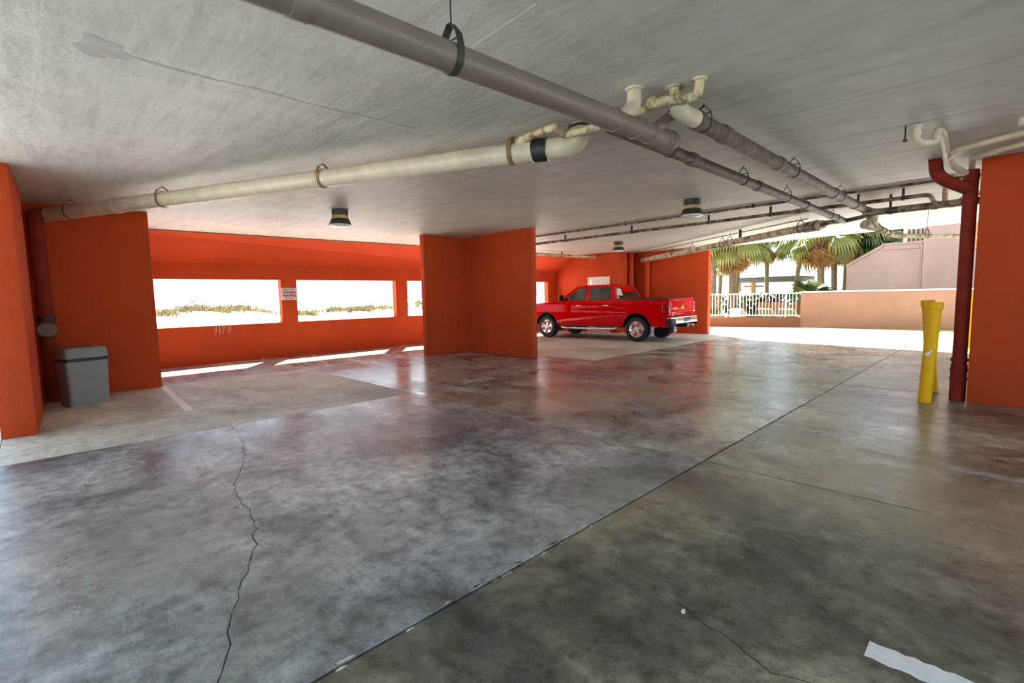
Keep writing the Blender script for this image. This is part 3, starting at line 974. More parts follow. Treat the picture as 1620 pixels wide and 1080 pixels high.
# B: long cream pipe running diagonally to the left wall
B = thing('drain_pipe', 'long cream drain pipe running diagonally to the left wall', 'pipe', (0, 0, 0))
bP = [Vector((0.22, 11.0, 3.005)), Vector((3.93, 3.13, 3.025))]
dB = (bP[1]-bP[0]).normalized()
def onB(t): return bP[0].lerp(bP[1], t)
run(B, 'pipe', [onB(0), onB(0.955)], 0.104, 'pvc_cream', n=28)
run(B, 'elbow', [onB(0.93), (3.95, 3.09, 3.03), (3.95, 3.03, H)], 0.106, 'pvc_cream', 0.11, 24)
flange(B, 3.95, 3.03, 0.085, 'pvc_cream')
MB().lathe([(0.125, H-0.035), (0.125, H-0.012)], Matrix.Translation((3.95, 3.03, 0)), 24).build('collar', 'rubber_black', B, smooth=True)
def tB(y): return (11.0-y)/(11.0-3.13)
collar(B, onB(tB(3.42)), dB, 0.104, 0.15, 'rubber_black', 'rubber_coupling', 0.010)
for y in (3.35, 3.49):
    collar(B, onB(tB(y)), dB, 0.104, 0.012, 'steel', 'clamp', 0.014)
for y in (9.35, 5.98):
    collar(B, onB(tB(y)), dB, 0.104, 0.10, 'pvc_cream', lip=0.007)
for y in (10.35, 8.45, 5.90):
    hanger(B, onB(tB(y)), dB, 0.106, 0.035, 'brass_rust')
hanger(B, onB(tB(3.70)), dB, 0.106, 0.05, 'brass_rust')

# C: thin yellowed waste line weaving above the drains
Cp = thing('waste_pipe', 'thin yellowed waste pipe weaving above the two drain pipes', 'pipe', (0, 0, 0))
run(Cp, 'pipe', [(3.66, 3.62, 3.13), (3.60, 3.06, 3.12), (3.77, 3.09, 3.09), (3.84, 2.72, 3.09), (3.73, 2.05, 3.09), (3.83, 1.80, 3.08), (3.825, 1.785, H)], 0.038, 'pvc_yellowed', 0.035)
collar(Cp, (3.795, 1.90, 3.083), Vector((0.37, -0.93, 0)), 0.038, 0.05, 'pvc_yellowed', lip=0.008)
collar(Cp, (3.70, 2.12, 3.09), Vector((-0.16, -0.98, 0)), 0.038, 0.05, 'pvc_yellowed', lip=0.008)
flange(Cp, 3.825, 1.785, 0.045, 'pvc_yellowed')
run(Cp, 'branch', [(3.80, 1.98, 3.06), (3.83, 1.99, H)], 0.045, 'pvc_yellowed')
flange(Cp, 3.83, 1.99, 0.06, 'pvc_yellowed')

# D: two brown iron pipes running away along the ceiling
D1 = thing('iron_pipe', 'left one of the two brown pipes running away along the ceiling', 'pipe', (0, 0, 0))
zD1 = lambda x: 3.03 - 0.005*(x-4.5)
run(D1, 'pipe', [(3.7, 2.57, zD1(3.7)), (12.35, 2.57, zD1(12.35))], 0.062, 'iron_brown', n=16)
for x in (5.35, 7.35, 9.6, 11.7):
    collar(D1, (x, 2.57, zD1(x)), X, 0.062, 0.12, 'iron_brown', lip=0.012)
for x in (6.82, 8.60, 11.2):
    hanger(D1, (x, 2.57, zD1(x)), X, 0.064, 0.028)
hanger(D1, (4.85, 2.57, zD1(4.85)), X, 0.064, 0.028)
D2 = thing('iron_pipe', 'right one of the two brown pipes, thicker, starting at a cream elbow', 'pipe', (0, 0, 0))
zD2 = lambda x: 3.03 - 0.005*(x-4.2)
run(D2, 'pipe', [(4.05, 1.98, zD2(4.05)), (11.7, 1.98, zD2(11.7))], 0.070, 'iron_brown', n=16)
run(D2, 'elbow', [(4.16, 1.98, zD2(4.1)), (3.90, 1.985, zD2(3.9)), (3.86, 1.985, H-.06)], 0.074, 'pvc_cream', 0.10)
for x in (4.22, 4.75, 6.3, 8.8, 10.2, 11.3):
    collar(D2, (x, 1.98, zD2(x)), X, 0.070, 0.11, 'iron_brown', lip=0.012)
for x in (4.33, 6.85, 9.19):
    hanger(D2, (x, 1.98, zD2(x)), X, 0.072, 0.028)
# tee where the iron pipes meet, with a drop
MB().tube([(11.55, 1.95, 3.02), (11.35, 1.93, 2.72)], [0.10, 0.085], 16).build('drop', 'pvc_flaking', D2, smooth=True)
run(D2, 'cleanout', [(11.25, 2.02, 2.76), (11.55, 1.88, 2.72)], 0.085, 'pvc_flaking')
run(D2, 'link', [(12.35, 2.57, 2.985), (12.0, 2.20, 2.985), (11.75, 2.02, 2.99)], 0.045, 'iron_brown', 0.08)

# E: conduits and drains running across the garage under the ceiling
def long_run(name, label, path, r, mat, clips=(), coup=()):
    t = thing(name, label, 'pipe', (0, 0, 0))
    run(t, 'pipe', path, r, mat, r*2.5 if len(path) > 2 else 0, 12)
    a, b = Vector(path[0]), Vector(path[1])
    d = (b-a).normalized()
    for u in clips:
        c = a.lerp(b, u)
        m = MB().box((c.x-.018, c.y-.018, c.z), (c.x+.018, c.y+.018, H)).box((c.x-r-.008, c.y-.02, c.z-r-.006), (c.x+r+.008, c.y+.02, c.z+.01))
        m.build('clip', 'hanger_iron', t)
    for u in coup:
        collar(t, a.lerp(b, u), d, r, 0.10, mat, lip=0.010)
    return t
long_run('conduit', 'thin dark conduit tight under the ceiling behind the second lamp', [(10.0, 10.6, 3.165), (9.9, -3.5, 3.165)], 0.022, 'conduit_dirty', (.05, .3, .5, .7), (.2, .45))
long_run('conduit', 'very thin pale conduit beside the dark ceiling conduit', [(10.13, 10.6, 3.185), (10.0, -3.5, 3.185)], 0.012, 'pvc_grey', (.1, .4))
long_run('water_pipe', 'rusty water pipe on clips ending in a downward elbow', [(10.62, 10.6, 3.05), (10.48, 1.03, 3.05), (10.95, 0.98, 2.93)], 0.034, 'conduit_dirty', (.20, .42, .62, .75, .90, .965), (.1, .5, .8))
long_run('drain_pipe', 'brown drain pipe leaving the tee towards the orange pier', [(11.0, 2.0, 2.93), (10.85, -3.0, 2.93)], 0.06, 'conduit_dirty', (.08, .3), (.02, .2))
E3 = thing('drain_pipe', 'flaking drain pipe slanting to the end wall above the pickup tailgate', 'pipe', (0, 0, 0))
e0, e1 = Vector((17.55, 10.45, 2.87)), Vector((12.05, 2.88, 2.93))
dE = (e1-e0).normalized()
run(E3, 'pipe', [e0, e1], 0.088, 'pvc_flaking', n=18)
collar(E3, e0.lerp(e1, .965), dE, 0.088, 0.35, 'conduit_dirty', 'reducer', 0.028)
run(E3, 'tail', [e1, (12.0, 2.8, 2.95), (12.2, 2.57, 2.98)], 0.05, 'conduit_dirty', .05)
for u in (.22, .62):
    collar(E3, e0.lerp(e1, u), dE, 0.088, 0.12, 'pvc_flaking', lip=0.012)
for u in (.28, .42, .60, .64, .93):
    hanger(E3, e0.lerp(e1, u), dE, 0.09, 0.03)
MB().box((-.03, -.03, 2.93), (.03, .03, H)).build('bracket', 'hanger_iron', E3).location = (13.75, 5.22, 0)
long_run('conduit', 'hairline brown conduit along the ceiling edge above the flaking drain', [(17.9, 10.7, 3.19), (12.9, 3.4, 3.19)], 0.012, 'conduit_dirty')
E4 = thing('drain_pipe', 'small cream pipe hanging level in front of the pink building', 'pipe', (0, 0, 0))
run(E4, 'pipe', [(11.45, 1.90, 2.73), (12.45, 1.73, 2.60), (14.1, 0.78, 2.62), (15.5, -0.10, 2.62)], 0.042, 'pvc_yellowed', .12)
for c in ((11.75, 1.85, 2.69), (11.95, 1.815, 2.665), (12.15, 1.78, 2.64)):
    collar(E4, c, Vector((1, -.17, -.13)), 0.042, 0.06, 'pvc_flaking', lip=0.022)
collar(E4, (12.55, 1.675, 2.602), Vector((1.65, -.95, 0)), 0.042, 0.08, 'pvc_yellowed', lip=0.012)
hanger(E4, (13.2, 1.30, 2.611), Vector((1.65, -.95, 0)), 0.044, 0.035, 'brass_rust')
pk1 = long_run('drain_pipe', 'grimy cream pipe along the ceiling at the far beach corner', [(8.98, 12.9, 3.08), (16.6, 12.0, 3.06)], 0.05, 'pvc_flaking', (.45, .75), (.6, .8))

# F: fittings above the orange pier
F1 = thing('trap_pipe', 'cream U-shaped trap dropping from the ceiling left of the pier', 'pipe', (0, 0, 0))
run(F1, 'pipe', [(6.58, 0.78, H), (6.58, 0.78, 3.035), (6.73, 0.63, 3.035), (6.73, 0.63, 3.16), (6.92, 0.60, 3.16), (7.95, 0.635, 3.09), (8.35, 0.60, 3.05), (8.9, 0.52, 3.05)], 0.035, 'pvc_cream', 0.085)
collar(F1, (6.59, 0.78, 3.13), Zv, 0.035, 0.05, 'pvc_cream', lip=0.008)
collar(F1, (7.95, 0.638, 3.098), X, 0.035, 0.06, 'pvc_cream', lip=0.008)
flange(F1, 6.58, 0.78, 0.04, 'pvc_cream')
F2 = thing('waste_pipe', 'upper cream waste pipe running over the top of the orange pier', 'pipe', (0, 0, 0))
run(F2, 'pipe', [(7.95, 0.63, 3.09), (7.62, 0.50, 3.105), (7.36, 0.0, 3.11), (7.1, -0.6, 3.12)], 0.034, 'pvc_cream', 0.05)
collar(F2, (7.66, 0.535, 3.105), Vector((.45, .55, 0)), 0.034, 0.10, 'pvc_cream', lip=0.009)
run(F2, 'riser', [(7.12, 0.02, 3.13), (7.12, 0.02, H)], 0.035, 'pvc_cream')
F3 = thing('waste_pipe', 'lower cream waste pipe entering the top of the red downpipe', 'pipe', (0, 0, 0))
run(F3, 'pipe', [(9.05, 0.47, 3.02), (9.02, 0.47, 3.13), (8.30, 0.43, 3.12), (7.95, 0.075, 3.11), (7.6, -0.6, 3.12)], 0.034, 'pvc_cream', 0.05)
collar(F3, (8.12, 0.245, 3.115), Vector((.35, .355, 0)), 0.034, 0.07, 'pvc_cream', lip=0.009)
F5 = thing('valve_rod', 'small dark hanger rod beside the ceiling trap', 'rod', (0, 0, 0))
MB().tube([(6.50, 0.855, 3.06), (6.50, 0.855, H)], 0.008, 8).build('rod', 'hanger_iron', F5)
MB().tube([(6.50, 0.855, 3.045), (6.50, 0.855, 3.07)], 0.018, 10).build('nut', 'hanger_iron', F5)
F6 = thing('trap_pipe', 'second cream trap half hidden behind the red branch pipe', 'pipe', (0, 0, 0))
run(F6, 'pipe', [(11.0, 0.88, H), (11.02, 0.88, 2.98), (11.15, 0.80, 2.90), (11.2, 0.70, 2.99), (11.2, 0.6, 3.08), (11.3, 0.1, 3.08)], 0.04, 'pvc_cream', 0.06)

# G: red downpipe beside the pier
G = thing('downpipe', 'dark red painted downpipe with a curved branch beside the orange pier', 'pipe', (0, 0, 0))
gx_, gy_ = 9.05, 0.47
MB().tube([(gx_, gy_, 0.0), (gx_, gy_, 3.10)], 0.078, 24).build('pipe', 'pipe_red', G, smooth=True)
run(G, 'branch', [(8.45, 0.79, H), (8.58, 0.785, 3.03), (8.72, 0.70, 2.95), (gx_, gy_, 2.84)], 0.075, 'pipe_red', 0.14, 20)
collar(G, (gx_, gy_, 2.70), Zv, 0.078, 0.06, 'pipe_red', lip=0.012)
collar(G, (gx_, gy_, 3.00), Zv, 0.078, 0.06, 'pipe_red', lip=0.008)
for z in (0.42, 0.56, 0.30):
    collar(G, (gx_, gy_, z), Zv, 0.078, 0.05, 'pipe_red', lip=0.016)
MB().tube([(gx_, gy_, 0.0), (gx_, gy_, 0.5)], 0.088, 24).build('hub', 'pipe_red', G, smooth=True)

# H: red downpipe in the left corner
HL = thing('downpipe', 'dark red downpipe with a cleanout cap in the left corner', 'pipe', (0, 0, 0))
run(HL, 'pipe', [(0.12, 10.86, 0.0), (0.12, 10.86, 3.0), (0.24, 10.96, 3.01)], 0.10, 'pipe_red', 0.12, 22)
for z in (0.28, 1.15):
    collar(HL, (0.12, 10.86, z), Zv, 0.10, 0.08, 'pipe_red', lip=0.016)
run(HL, 'cleanout_branch', [(0.12, 10.86, 1.08), (0.12, 10.70, 1.16)], 0.10, 'pipe_red', 0, 20)
MB().tube([(0.12, 10.72, 1.15), (0.12, 10.66, 1.18)], 0.118, 22).build('cleanout_cap', 'pvc_grey', HL, smooth=True)
collar(HL, (0.12, 10.86, 1.34), Zv, 0.10, 0.08, 'rubber_black', 'coupling', 0.014)
# two red pipes beside the end wall behind the pickup
for k, (x, y, lab) in enumerate([(17.42, 10.88, 'orange painted vertical pipe at the corner behind the pickup bed'), (17.66, 10.30, 'orange painted vertical pipe under the end of the flaking drain')]):
    t = thing('downpipe', lab, 'pipe', (x, y, 0))
    MB().tube([(0, 0, 0), (0, 0, H if k == 0 else 2.9)], 0.10, 18).build('pipe', 'stucco_orange', t, smooth=True)
    collar(t, (0, 0, 2.6), Zv, 0.10, 0.10, 'stucco_orange', lip=0.014)

# ================================================================== CEILING LAMPS
def lamp(x, y, label):
    t = thing('ceiling_lamp', label, 'ceiling lamp', (x, y, 0), 0, 'jar-shaped ceiling lamps')
    MB().lathe([(0.17, H-0.012), (0.17, H)], None, 32).build('mount_plate', 'ceiling_patch', t, smooth=True)
    MB().lathe([(0.140, H-0.125), (0.145, H-0.03), (0.132, H-0.028), (0.132, H-0.012)], None, 32).build('housing', 'lamp_housing', t, smooth=True)
    MB().lathe([(0.150, H-0.185), (0.143, H-0.125)], None, 32).build('band', 'lamp_brass', t, smooth=True)
    MB().lathe([(0.195, H-0.285), (0.19, H-0.275), (0.155, H-0.185)], None, 32).build('skirt', 'lamp_housing', t, smooth=True)
    MB().lathe([(0.0, H-0.335), (0.08, H-0.331), (0.15, H-0.318), (0.182, H-0.300), (0.186, H-0.286)], None, 32).build('lens', 'lamp_lens', t, smooth=True, angle=80)
    for a in (0.4, 2.5, 4.6):
        MB().tube([(0.185*math.cos(a), 0.185*math.sin(a), H-0.30), (0.205*math.cos(a), 0.205*math.sin(a), H-0.27)], 0.008, 6).build('catch', 'lamp_housing', t)
lamp(4.12, 8.66, 'jar-shaped ceiling lamp nearest the beach windows')
lamp(8.45, 4.05, 'jar-shaped ceiling lamp beside the dark conduits')
lamp(13.35, 8.80, 'jar-shaped ceiling lamp above the red pickup')

# ================================================================== LITTER BIN
bn_ = thing('litter_bin', 'grey plastic litter bin with a black band in the left corner', 'bin', (0.47, 10.20, 0), math.radians(16))
def rrect(w, d, r, n=5):
    out = []
    for cx, cy, a0 in ((w/2-r, d/2-r, 0), (-w/2+r, d/2-r, 90), (-w/2+r, -d/2+r, 180), (w/2-r, -d/2+r, 270)):
        for k in range(n+1):
            a = math.radians(a0+90*k/n)
            out.append((cx+r*math.cos(a), cy+r*math.sin(a)))
    return out
def loft(rings):
    m = MB()
    n = len(rings[0][0])
    vs = [(x, y, z) for ring, z in rings for x, y in ring]
    fs = [(i*n+k, i*n+(k+1) % n, (i+1)*n+(k+1) % n, (i+1)*n+k) for i in range(len(rings)-1) for k in range(n)]
    fs += [tuple(range(n-1, -1, -1)), tuple((len(rings)-1)*n+k for k in range(n))]
    return m.add(vs, fs)
loft([(rrect(.50, .38, .04), 0.0), (rrect(.505, .385, .04), 0.02), (rrect(.512, .395, .04), 0.12), (rrect(.500, .385, .04), 0.125), (rrect(.545, .42, .045), 0.69)]).build('body', 'bin_grey', bn_, smooth=True)
loft([(rrect(.565, .44, .05), 0.69), (rrect(.570, .445, .05), 0.74)]).build('band', 'plastic_black', bn_, smooth=True)
loft([(rrect(.555, .43, .05), 0.74), (rrect(.545, .42, .05), 0.84), (rrect(.525, .40, .06), 0.885), (rrect(.47, .345, .07), 0.905)]).build('lid', 'bin_grey', bn_, smooth=True)
MB().box((-.15, -.09, .904), (.15, .09, .908)).build('opening', 'plastic_black', bn_)
m = MB()
strip(m, [(-.30, -.20, .735), (-.26, -.24, .722), (-.1, -.245, .705), (.08, -.245, .708), (.24, -.24, .735), (.295, -.20, .76)], (0, 0, 1), .022, .008)
m.build('strap', 'plastic_black', bn_)

# ================================================================== BOLLARDS
def bollard(base, top, r, label):
    b, t_ = Vector(base), Vector(top)
    d = (t_-b).normalized()
    t = thing('bollard', label, 'bollard', base, 0, 'yellow bollards')
    L = (t_-b).length
    MB().tube([Vector((0, 0, 0)), d*(L-0.10)], r, 24).build('post', 'paint_yellow', t, smooth=True)
    e = d*(L-.10)
    MB().tube([e, e+d*.005, d*(L-.012), d*L], [r+.008, r+.012, r+.012, r+.004], 24).build('cap', 'paint_yellow', t, smooth=True)
    return t, d, L
bt, bd, bL = bollard((8.62, 0.775, 0), (8.62, 0.72, 1.36), 0.075, 'front yellow bollard leaning right, scuffed white on its side')
fwd = Vector((-1, -0.09, 0)).normalized()
m = MB()
m.add([bd*0.66 + fwd*0.0765 + Vector((0, .06-.0, 0)), bd*0.64 + fwd*0.0775 + Vector((0, .02, 0)), bd*0.66 + fwd*0.0785, bd*0.74 + fwd*0.0785 + Vector((0, -.03, 0)), bd*0.70 + fwd*0.0785 + Vector((0, .01, 0))], [(0, 1, 2, 3, 4)])
m.build('scuff', 'paint_white', bt)
bollard((9.55, 0.78, 0), (9.55, 0.885, 1.37), 0.075, 'rear yellow bollard leaning left behind the front one')
bollard((16.9, 0.71, 0), (16.9, 0.71, 1.37), 0.075, 'far yellow bollard glimpsed between the downpipe and the pier')

# ================================================================== PARKING SIGN
sg = thing('parking_sign', 'small white owners parking sign between the first two window bays', 'sign', (5.125, YW-0.012, 1.745))
MB().box((-.225, -.004, -.165), (.225, .004, .165)).build('plate', 'sticker_white', sg, bevel=0.003)
RX = Matrix.Rotation(math.radians(90), 4, 'X')
def sign_line(body, size, z, mat, bold, sx=1.0):
    text_mesh('lettering', body, size, mat, sg, Matrix.Translation((0, -.0045, z)) @ RX @ Matrix.Diagonal((sx, 1, 1, 1)), 0.0006, bold)
sign_line('RESERVED', 0.072, 0.113, 'print_black', 0.0015)
sign_line('OWNERS', 0.086, 0.034, 'print_red', 0.0048)
sign_line('PARKING', 0.084, -0.050, 'print_red', 0.0048)
m = MB()
MX = Matrix.Translation((0, -.0055, -.118)) @ RX
m.prism([(-.13, 0), (-.095, .024), (-.095, .010), (.095, .010), (.095, .024), (.13, 0), (.095, -.024), (.095, -.010), (-.095, -.010), (-.095, -.024)], -.0006, .0006, MX)
m.build('arrow', 'print_red', sg)

# ================================================================== RED PICKUP
T = thing('pickup_truck', 'shiny red crew-cab pickup truck parked nose to the beach wall', 'truck', (14.80, 8.50, 0), math.radians(3.6))
WB = 3.645
def interp(tab, t):
    if t <= tab[0][0]: return tab[0][1]
    for (a, va), (b, vb) in zip(tab[:-1], tab[1:]):
        if t <= b:
            return va + (vb-va)*(t-a)/(b-a)
    return tab[-1][1]
HW = [(0.45, .945), (0.56, .985), (0.72, 1.000), (0.90, 1.008), (1.00, 1.006), (1.03, .995), (1.20, .985), (1.30, .968), (1.36, .945), (1.40, .92)]
def half(z, y):
    k = 1.0
    if y > 3.9: k = 1 - 0.10*((y-3.9)/0.8)**2          # nose tapers in plan
    if y < -0.85: k = 1 - 0.02*((-0.85-y)/0.25)**2
    return interp(HW, z)*k
RA, ZC = 0.475, 0.455
def zbot(y):
    zb = 0.50
    for yw in (0.0, WB):
        d = abs(y-yw)
        if d < RA:
            zb = max(zb, ZC + math.sqrt(RA*RA-d*d))
    return zb
def ztop(y):
    return interp([(-1.1, 1.365), (0.80, 1.365), (0.81, 1.335), (3.0, 1.315), (3.2, 1.30), (4.0, 1.255), (4.5, 1.20), (4.65, 1.14)], y)
def side_panel(name, y0, y1, mat='truck_red', parent=T, inset=0.0):
    ys = [y0]
    y = y0
    while y < y1-1e-6:
        near = min(abs(abs(y-w)-RA) for w in (0.0, WB))
        y = min(y1, y+(0.02 if near < 0.1 else 0.06))
        ys.append(y)
    rows = 14
    out = []
    for sgn in (-1, 1):
        m = MB()
        vs = []
        for yy in ys:
            zb, zt = zbot(yy), ztop(yy)
            for r in range(rows):
                z = zb+(zt-zb)*r/(rows-1)
                vs.append((sgn*(half(z, yy)-inset), yy, z))
        n = len(ys)
        inner = [(v[0]-sgn*0.035, v[1], v[2]) for v in vs]
        fs = [(i*rows+r, (i+1)*rows+r, (i+1)*rows+r+1, i*rows+r+1) for i in range(n-1) for r in range(rows-1)]
        o = len(vs)
        # folded edges
        border = [(i*rows) for i in range(n)] + [(n-1)*rows+r for r in range(1, rows)] + [i*rows+rows-1 for i in range(n-2, -1, -1)] + [r for r in range(rows-2, 0, -1)]
        fs += [(border[k], border[(k+1) % len(border)], o+border[(k+1) % len(border)], o+border[k]) for k in range(len(border))]
        m.add(vs+inner, fs)
        out.append(m.build(name, mat, parent, smooth=True, angle=40))
    return out
BED0, CABR, BPIL, DFR, NOSE = -1.06, 0.80, 1.93, 3.06, 4.62
side_panel('bed_side', BED0, CABR-0.014)
rd = side_panel('rear_door', CABR+0.004, BPIL-0.005)
fdoor = side_panel('front_door', BPIL+0.005, DFR-0.005)
side_panel('fender', DFR+0.005, NOSE)
# dark inner body and floor pan
m = MB()
m.box((-.93, BED0+.05, .52), (-.55, BED0+.5, 1.2)); m.box((.55, BED0+.05, .52), (.93, BED0+.5, 1.2))
m.box((-.90, .5, .46), (.90, 3.12, 1.30))
m.box((-.60, BED0+.05, .50), (.60, 4.5, 1.10))
m.box((-.90, BED0+.06, .98), (.90, 4.2, 1.12))
m.build('chassis', 'plastic_black', T)
# tonneau cover and bed rails
loft_poly = [(-.93, BED0-.01), (.93, BED0-.01), (.93, CABR-.02), (-.93, CABR-.02)]
MB().prism(loft_poly, 1.36, 1.398).build('tonneau_cover', 'plastic_black', T, bevel=.012)
for s in (-1, 1):
    MB().box((s*.90, BED0, 1.35), (s*.955, CABR-.015, 1.378)).build('bed_rail', 'plastic_black', T, bevel=.008)
# tailgate
tg = MB().box((-.80, BED0-.045, .80), (.80, BED0+.03, 1.365)).build('tailgate', 'truck_red', T, bevel=.022, seg=3)
MB().box((-.74, BED0-.052, 1.02), (.74, BED0-.040, 1.30)).build('tailgate_panel', 'truck_red', tg, bevel=.006)
MB().box((-.78, BED0-.075, 1.325), (.78, BED0-.02, 1.375)).build('spoiler_lip', 'truck_red', tg, bevel=.014)
MB().box((-.78, BED0-.055, .955), (.78, BED0-.044, .985)).build('crease', 'truck_red', tg, bevel=.005)
MB().box((-.085, BED0-.062, 1.17), (.085, BED0-.050, 1.265)).build('handle', 'plastic_black', tg, bevel=.006)
# gold cross-bar emblem
MB().prism([(-.13, -.022), (-.055, -.022), (-.050, -.045), (.050, -.045), (.055, -.022), (.13, -.022), (.115, .022), (.052, .022), (.048, .045), (-.048, .045), (-.052, .022), (-.115, .022)], 0, .012,
           Matrix.Translation((0, BED0-.052, 1.10)) @ Matrix.Rotation(math.radians(90), 4, 'X')).build('emblem', 'emblem_gold', tg, bevel=.003)
text_mesh('lettering', 'SILVERADO', 0.075, 'chrome', tg, Matrix.Translation((-.45, BED0-.048, .895)) @ Matrix.Rotation(math.radians(90), 4, 'X'), 0.004)
# rear corner posts and tail lights
for s in (-1, 1):
    MB().box((s*.80, BED0-.035, .80), (s*.985, BED0+.04, 1.36)).build('corner_panel', 'truck_red', T, bevel=.02, seg=3)
    tl = MB().box((s*.815, BED0-.062, .93), (s*1.012, BED0+.19, 1.26)).build('tail_light', 'tail_light_red', T, bevel=.03, seg=3)
    for z in (1.00, 1.16):
        MB().lathe([(0.0, 0.012), (0.04, 0.010), (0.05, 0)], Matrix.Translation((s*.91, BED0-.06, z)) @ Matrix.Rotation(math.radians(90), 4, 'X'), 16).build('lamp_cell', 'tail_light_red', tl, smooth=True)
    for z in (.99, 1.10, 1.2):
        MB().box((s*1.009, BED0-.03, z), (s*1.016, BED0+.15, z+.012)).build('lens_rib', 'tail_light_red', tl)
# rear bumper
bpoly = [(-1.0, -1.04), (-.99, -1.18), (-.80, -1.27), (.80, -1.27), (.99, -1.18), (1.0, -1.04)]
bu = MB().prism(bpoly, .60, .80).build('rear_bumper', 'chrome', T, bevel=.022, seg=3)
MB().prism([(-.98, -1.05), (-.97, -1.17), (-.79, -1.25), (.79, -1.25), (.97, -1.17), (.98, -1.05)], .80, .815).build('step_pad', 'plastic_black', bu)
MB().box((-.25, -1.278, .63), (.25, -1.262, .78)).build('plate_recess', 'plastic_black', bu, bevel=.005)
for s in (-1, 1):
    MB().prism([(s*1.008, -1.0), (s*1.004, -1.19), (s*.83, -1.272), (s*.80, -1.20), (s*.9, -1.0)], .53, .765).build('corner_step', 'plastic_black', bu, bevel=.01)
MB().box((-.06, -1.30, .46), (.06, -.9, .57)).build('tow_hitch', 'plastic_black', bu)
MB().tube([(.55, -.9, .52), (.62, -1.22, .50)], .035, 12).build('exhaust', 'chrome', T, smooth=True)
# cab
def cab_section(y, zt, w_top, zb=1.30, w_bot=.955):
    return y, zt, w_top, zb, w_bot
m = MB()
CAB = [(0.79, 1.36, .915), (0.84, 1.50, .86), (0.90, 1.68, .79), (0.96, 1.80, .735), (1.06, 1.855, .70), (1.40, 1.878, .69), (1.85, 1.882, .69), (2.20, 1.865, .69), (2.42, 1.825, .705), (2.62, 1.70, .755), (2.82, 1.555, .82), (3.02, 1.41, .88), (3.14, 1.325, .92)]
vs, n = [], 0
for y, zt, wt in CAB:
    h = zt-1.30
    ring = [(-.958, 1.30), (-(.955-(.955-wt)*.5), 1.30+h*.5), (-wt-.01, 1.30+h*.90), (-wt+.05, zt-.004), (-wt*.5, zt+.006), (0, zt+.012)]
    ring = ring + [(-x, z) for x, z in ring[-2::-1]]
    n = len(ring)
    vs += [(x, y, z) for x, z in ring]
fs = [(i*n+k, i*n+k+1, (i+1)*n+k+1, (i+1)*n+k) for i in range(len(CAB)-1) for k in range(n-1)]
fs += [tuple(range(n-1, -1, -1)), tuple((len(CAB)-1)*n+k for k in range(n))]
m.add(vs, fs)
cabo = m.build('cab', 'truck_red', T, smooth=True, angle=32)
def side_x(z):        # outside of the cab flank
    return .957 - (z-1.30)*0.43
def side_glass(name, poly, parent=cabo):
    for s in (-1, 1):
        m = MB()
        vs = [(s*(side_x(z)+.004), y, z) for y, z in poly] + [(s*(side_x(z)-.03), y, z) for y, z in poly]
        k = len(poly)
        m.add(vs, [tuple(range(k)), tuple(range(2*k-1, k-1, -1))] + [(i, (i+1) % k, k+(i+1) % k, k+i) for i in range(k)])
        g = m.build(name, 'glass_dark', parent)
        # black surround
        cy = sum(p[0] for p in poly)/k; cz = sum(p[1] for p in poly)/k
        big = [(cy+(y-cy)*1.045, cz+(z-cz)*1.09) for y, z in poly]
        m = MB()
        vs = [(s*(side_x(z)+.001), y, z) for y, z in big] + [(s*(side_x(z)-.03), y, z) for y, z in big]
        m.add(vs, [tuple(range(k)), tuple(range(2*k-1, k-1, -1))] + [(i, (i+1) % k, k+(i+1) % k, k+i) for i in range(k)])
        m.build('window_seal', 'plastic_black', parent)
side_glass('front_window', [(2.90, 1.365), (2.78, 1.46), (2.55, 1.62), (2.33, 1.755), (2.05, 1.775), (2.02, 1.365)])
side_glass('rear_window', [(1.83, 1.365), (1.83, 1.775), (1.12, 1.765), (1.04, 1.62), (1.02, 1.385)])
# rear screen with a white sticker
def rear_pt(x, z):
    y = interp([(1.36, .79), (1.50, .84), (1.68, .90), (1.80, .96)], z)
    return (x, y-.006, z)
m = MB()
rs = [(-.77, 1.40), (.77, 1.40), (.70, 1.60), (.64, 1.775), (-.64, 1.775), (-.70, 1.60)]
m.add([rear_pt(x, z) for x, z in rs], [(0, 1, 2, 5), (5, 2, 3, 4)])
m.build('back_screen', 'glass_dark', cabo)
m = MB()
m.add([tuple(Vector(rear_pt(x, z))+Vector((0, -.003, 0))) for x, z in [(-.74, 1.50), (-.36, 1.50), (-.36, 1.60), (-.36, 1.74), (-.63, 1.74), (-.70, 1.60)]], [(0, 1, 2, 5), (5, 2, 3, 4)])
m.build('sticker', 'sticker_white', cabo)
MB().box((-.12, .955, 1.80), (.12, .985, 1.835)).build('brake_light', 'tail_light_red', cabo, bevel=.006)
MB().tube([(0, 1.5, 1.885), (0, 1.42, 1.93)], [.03, .012], 8).build('antenna', 'plastic_black', cabo)
# windscreen
m = MB()
wy = [(2.44, 1.822, .64), (2.62, 1.705, .70), (2.82, 1.56, .765), (3.02, 1.415, .83)]
vs = []
for y, z, w in wy: vs += [(-w, y+.012, z+.016), (w, y+.012, z+.016)]
m.add(vs, [(2*i, 2*i+1, 2*i+3, 2*i+2) for i in range(3)])
m.build('windscreen', 'glass_dark', cabo)
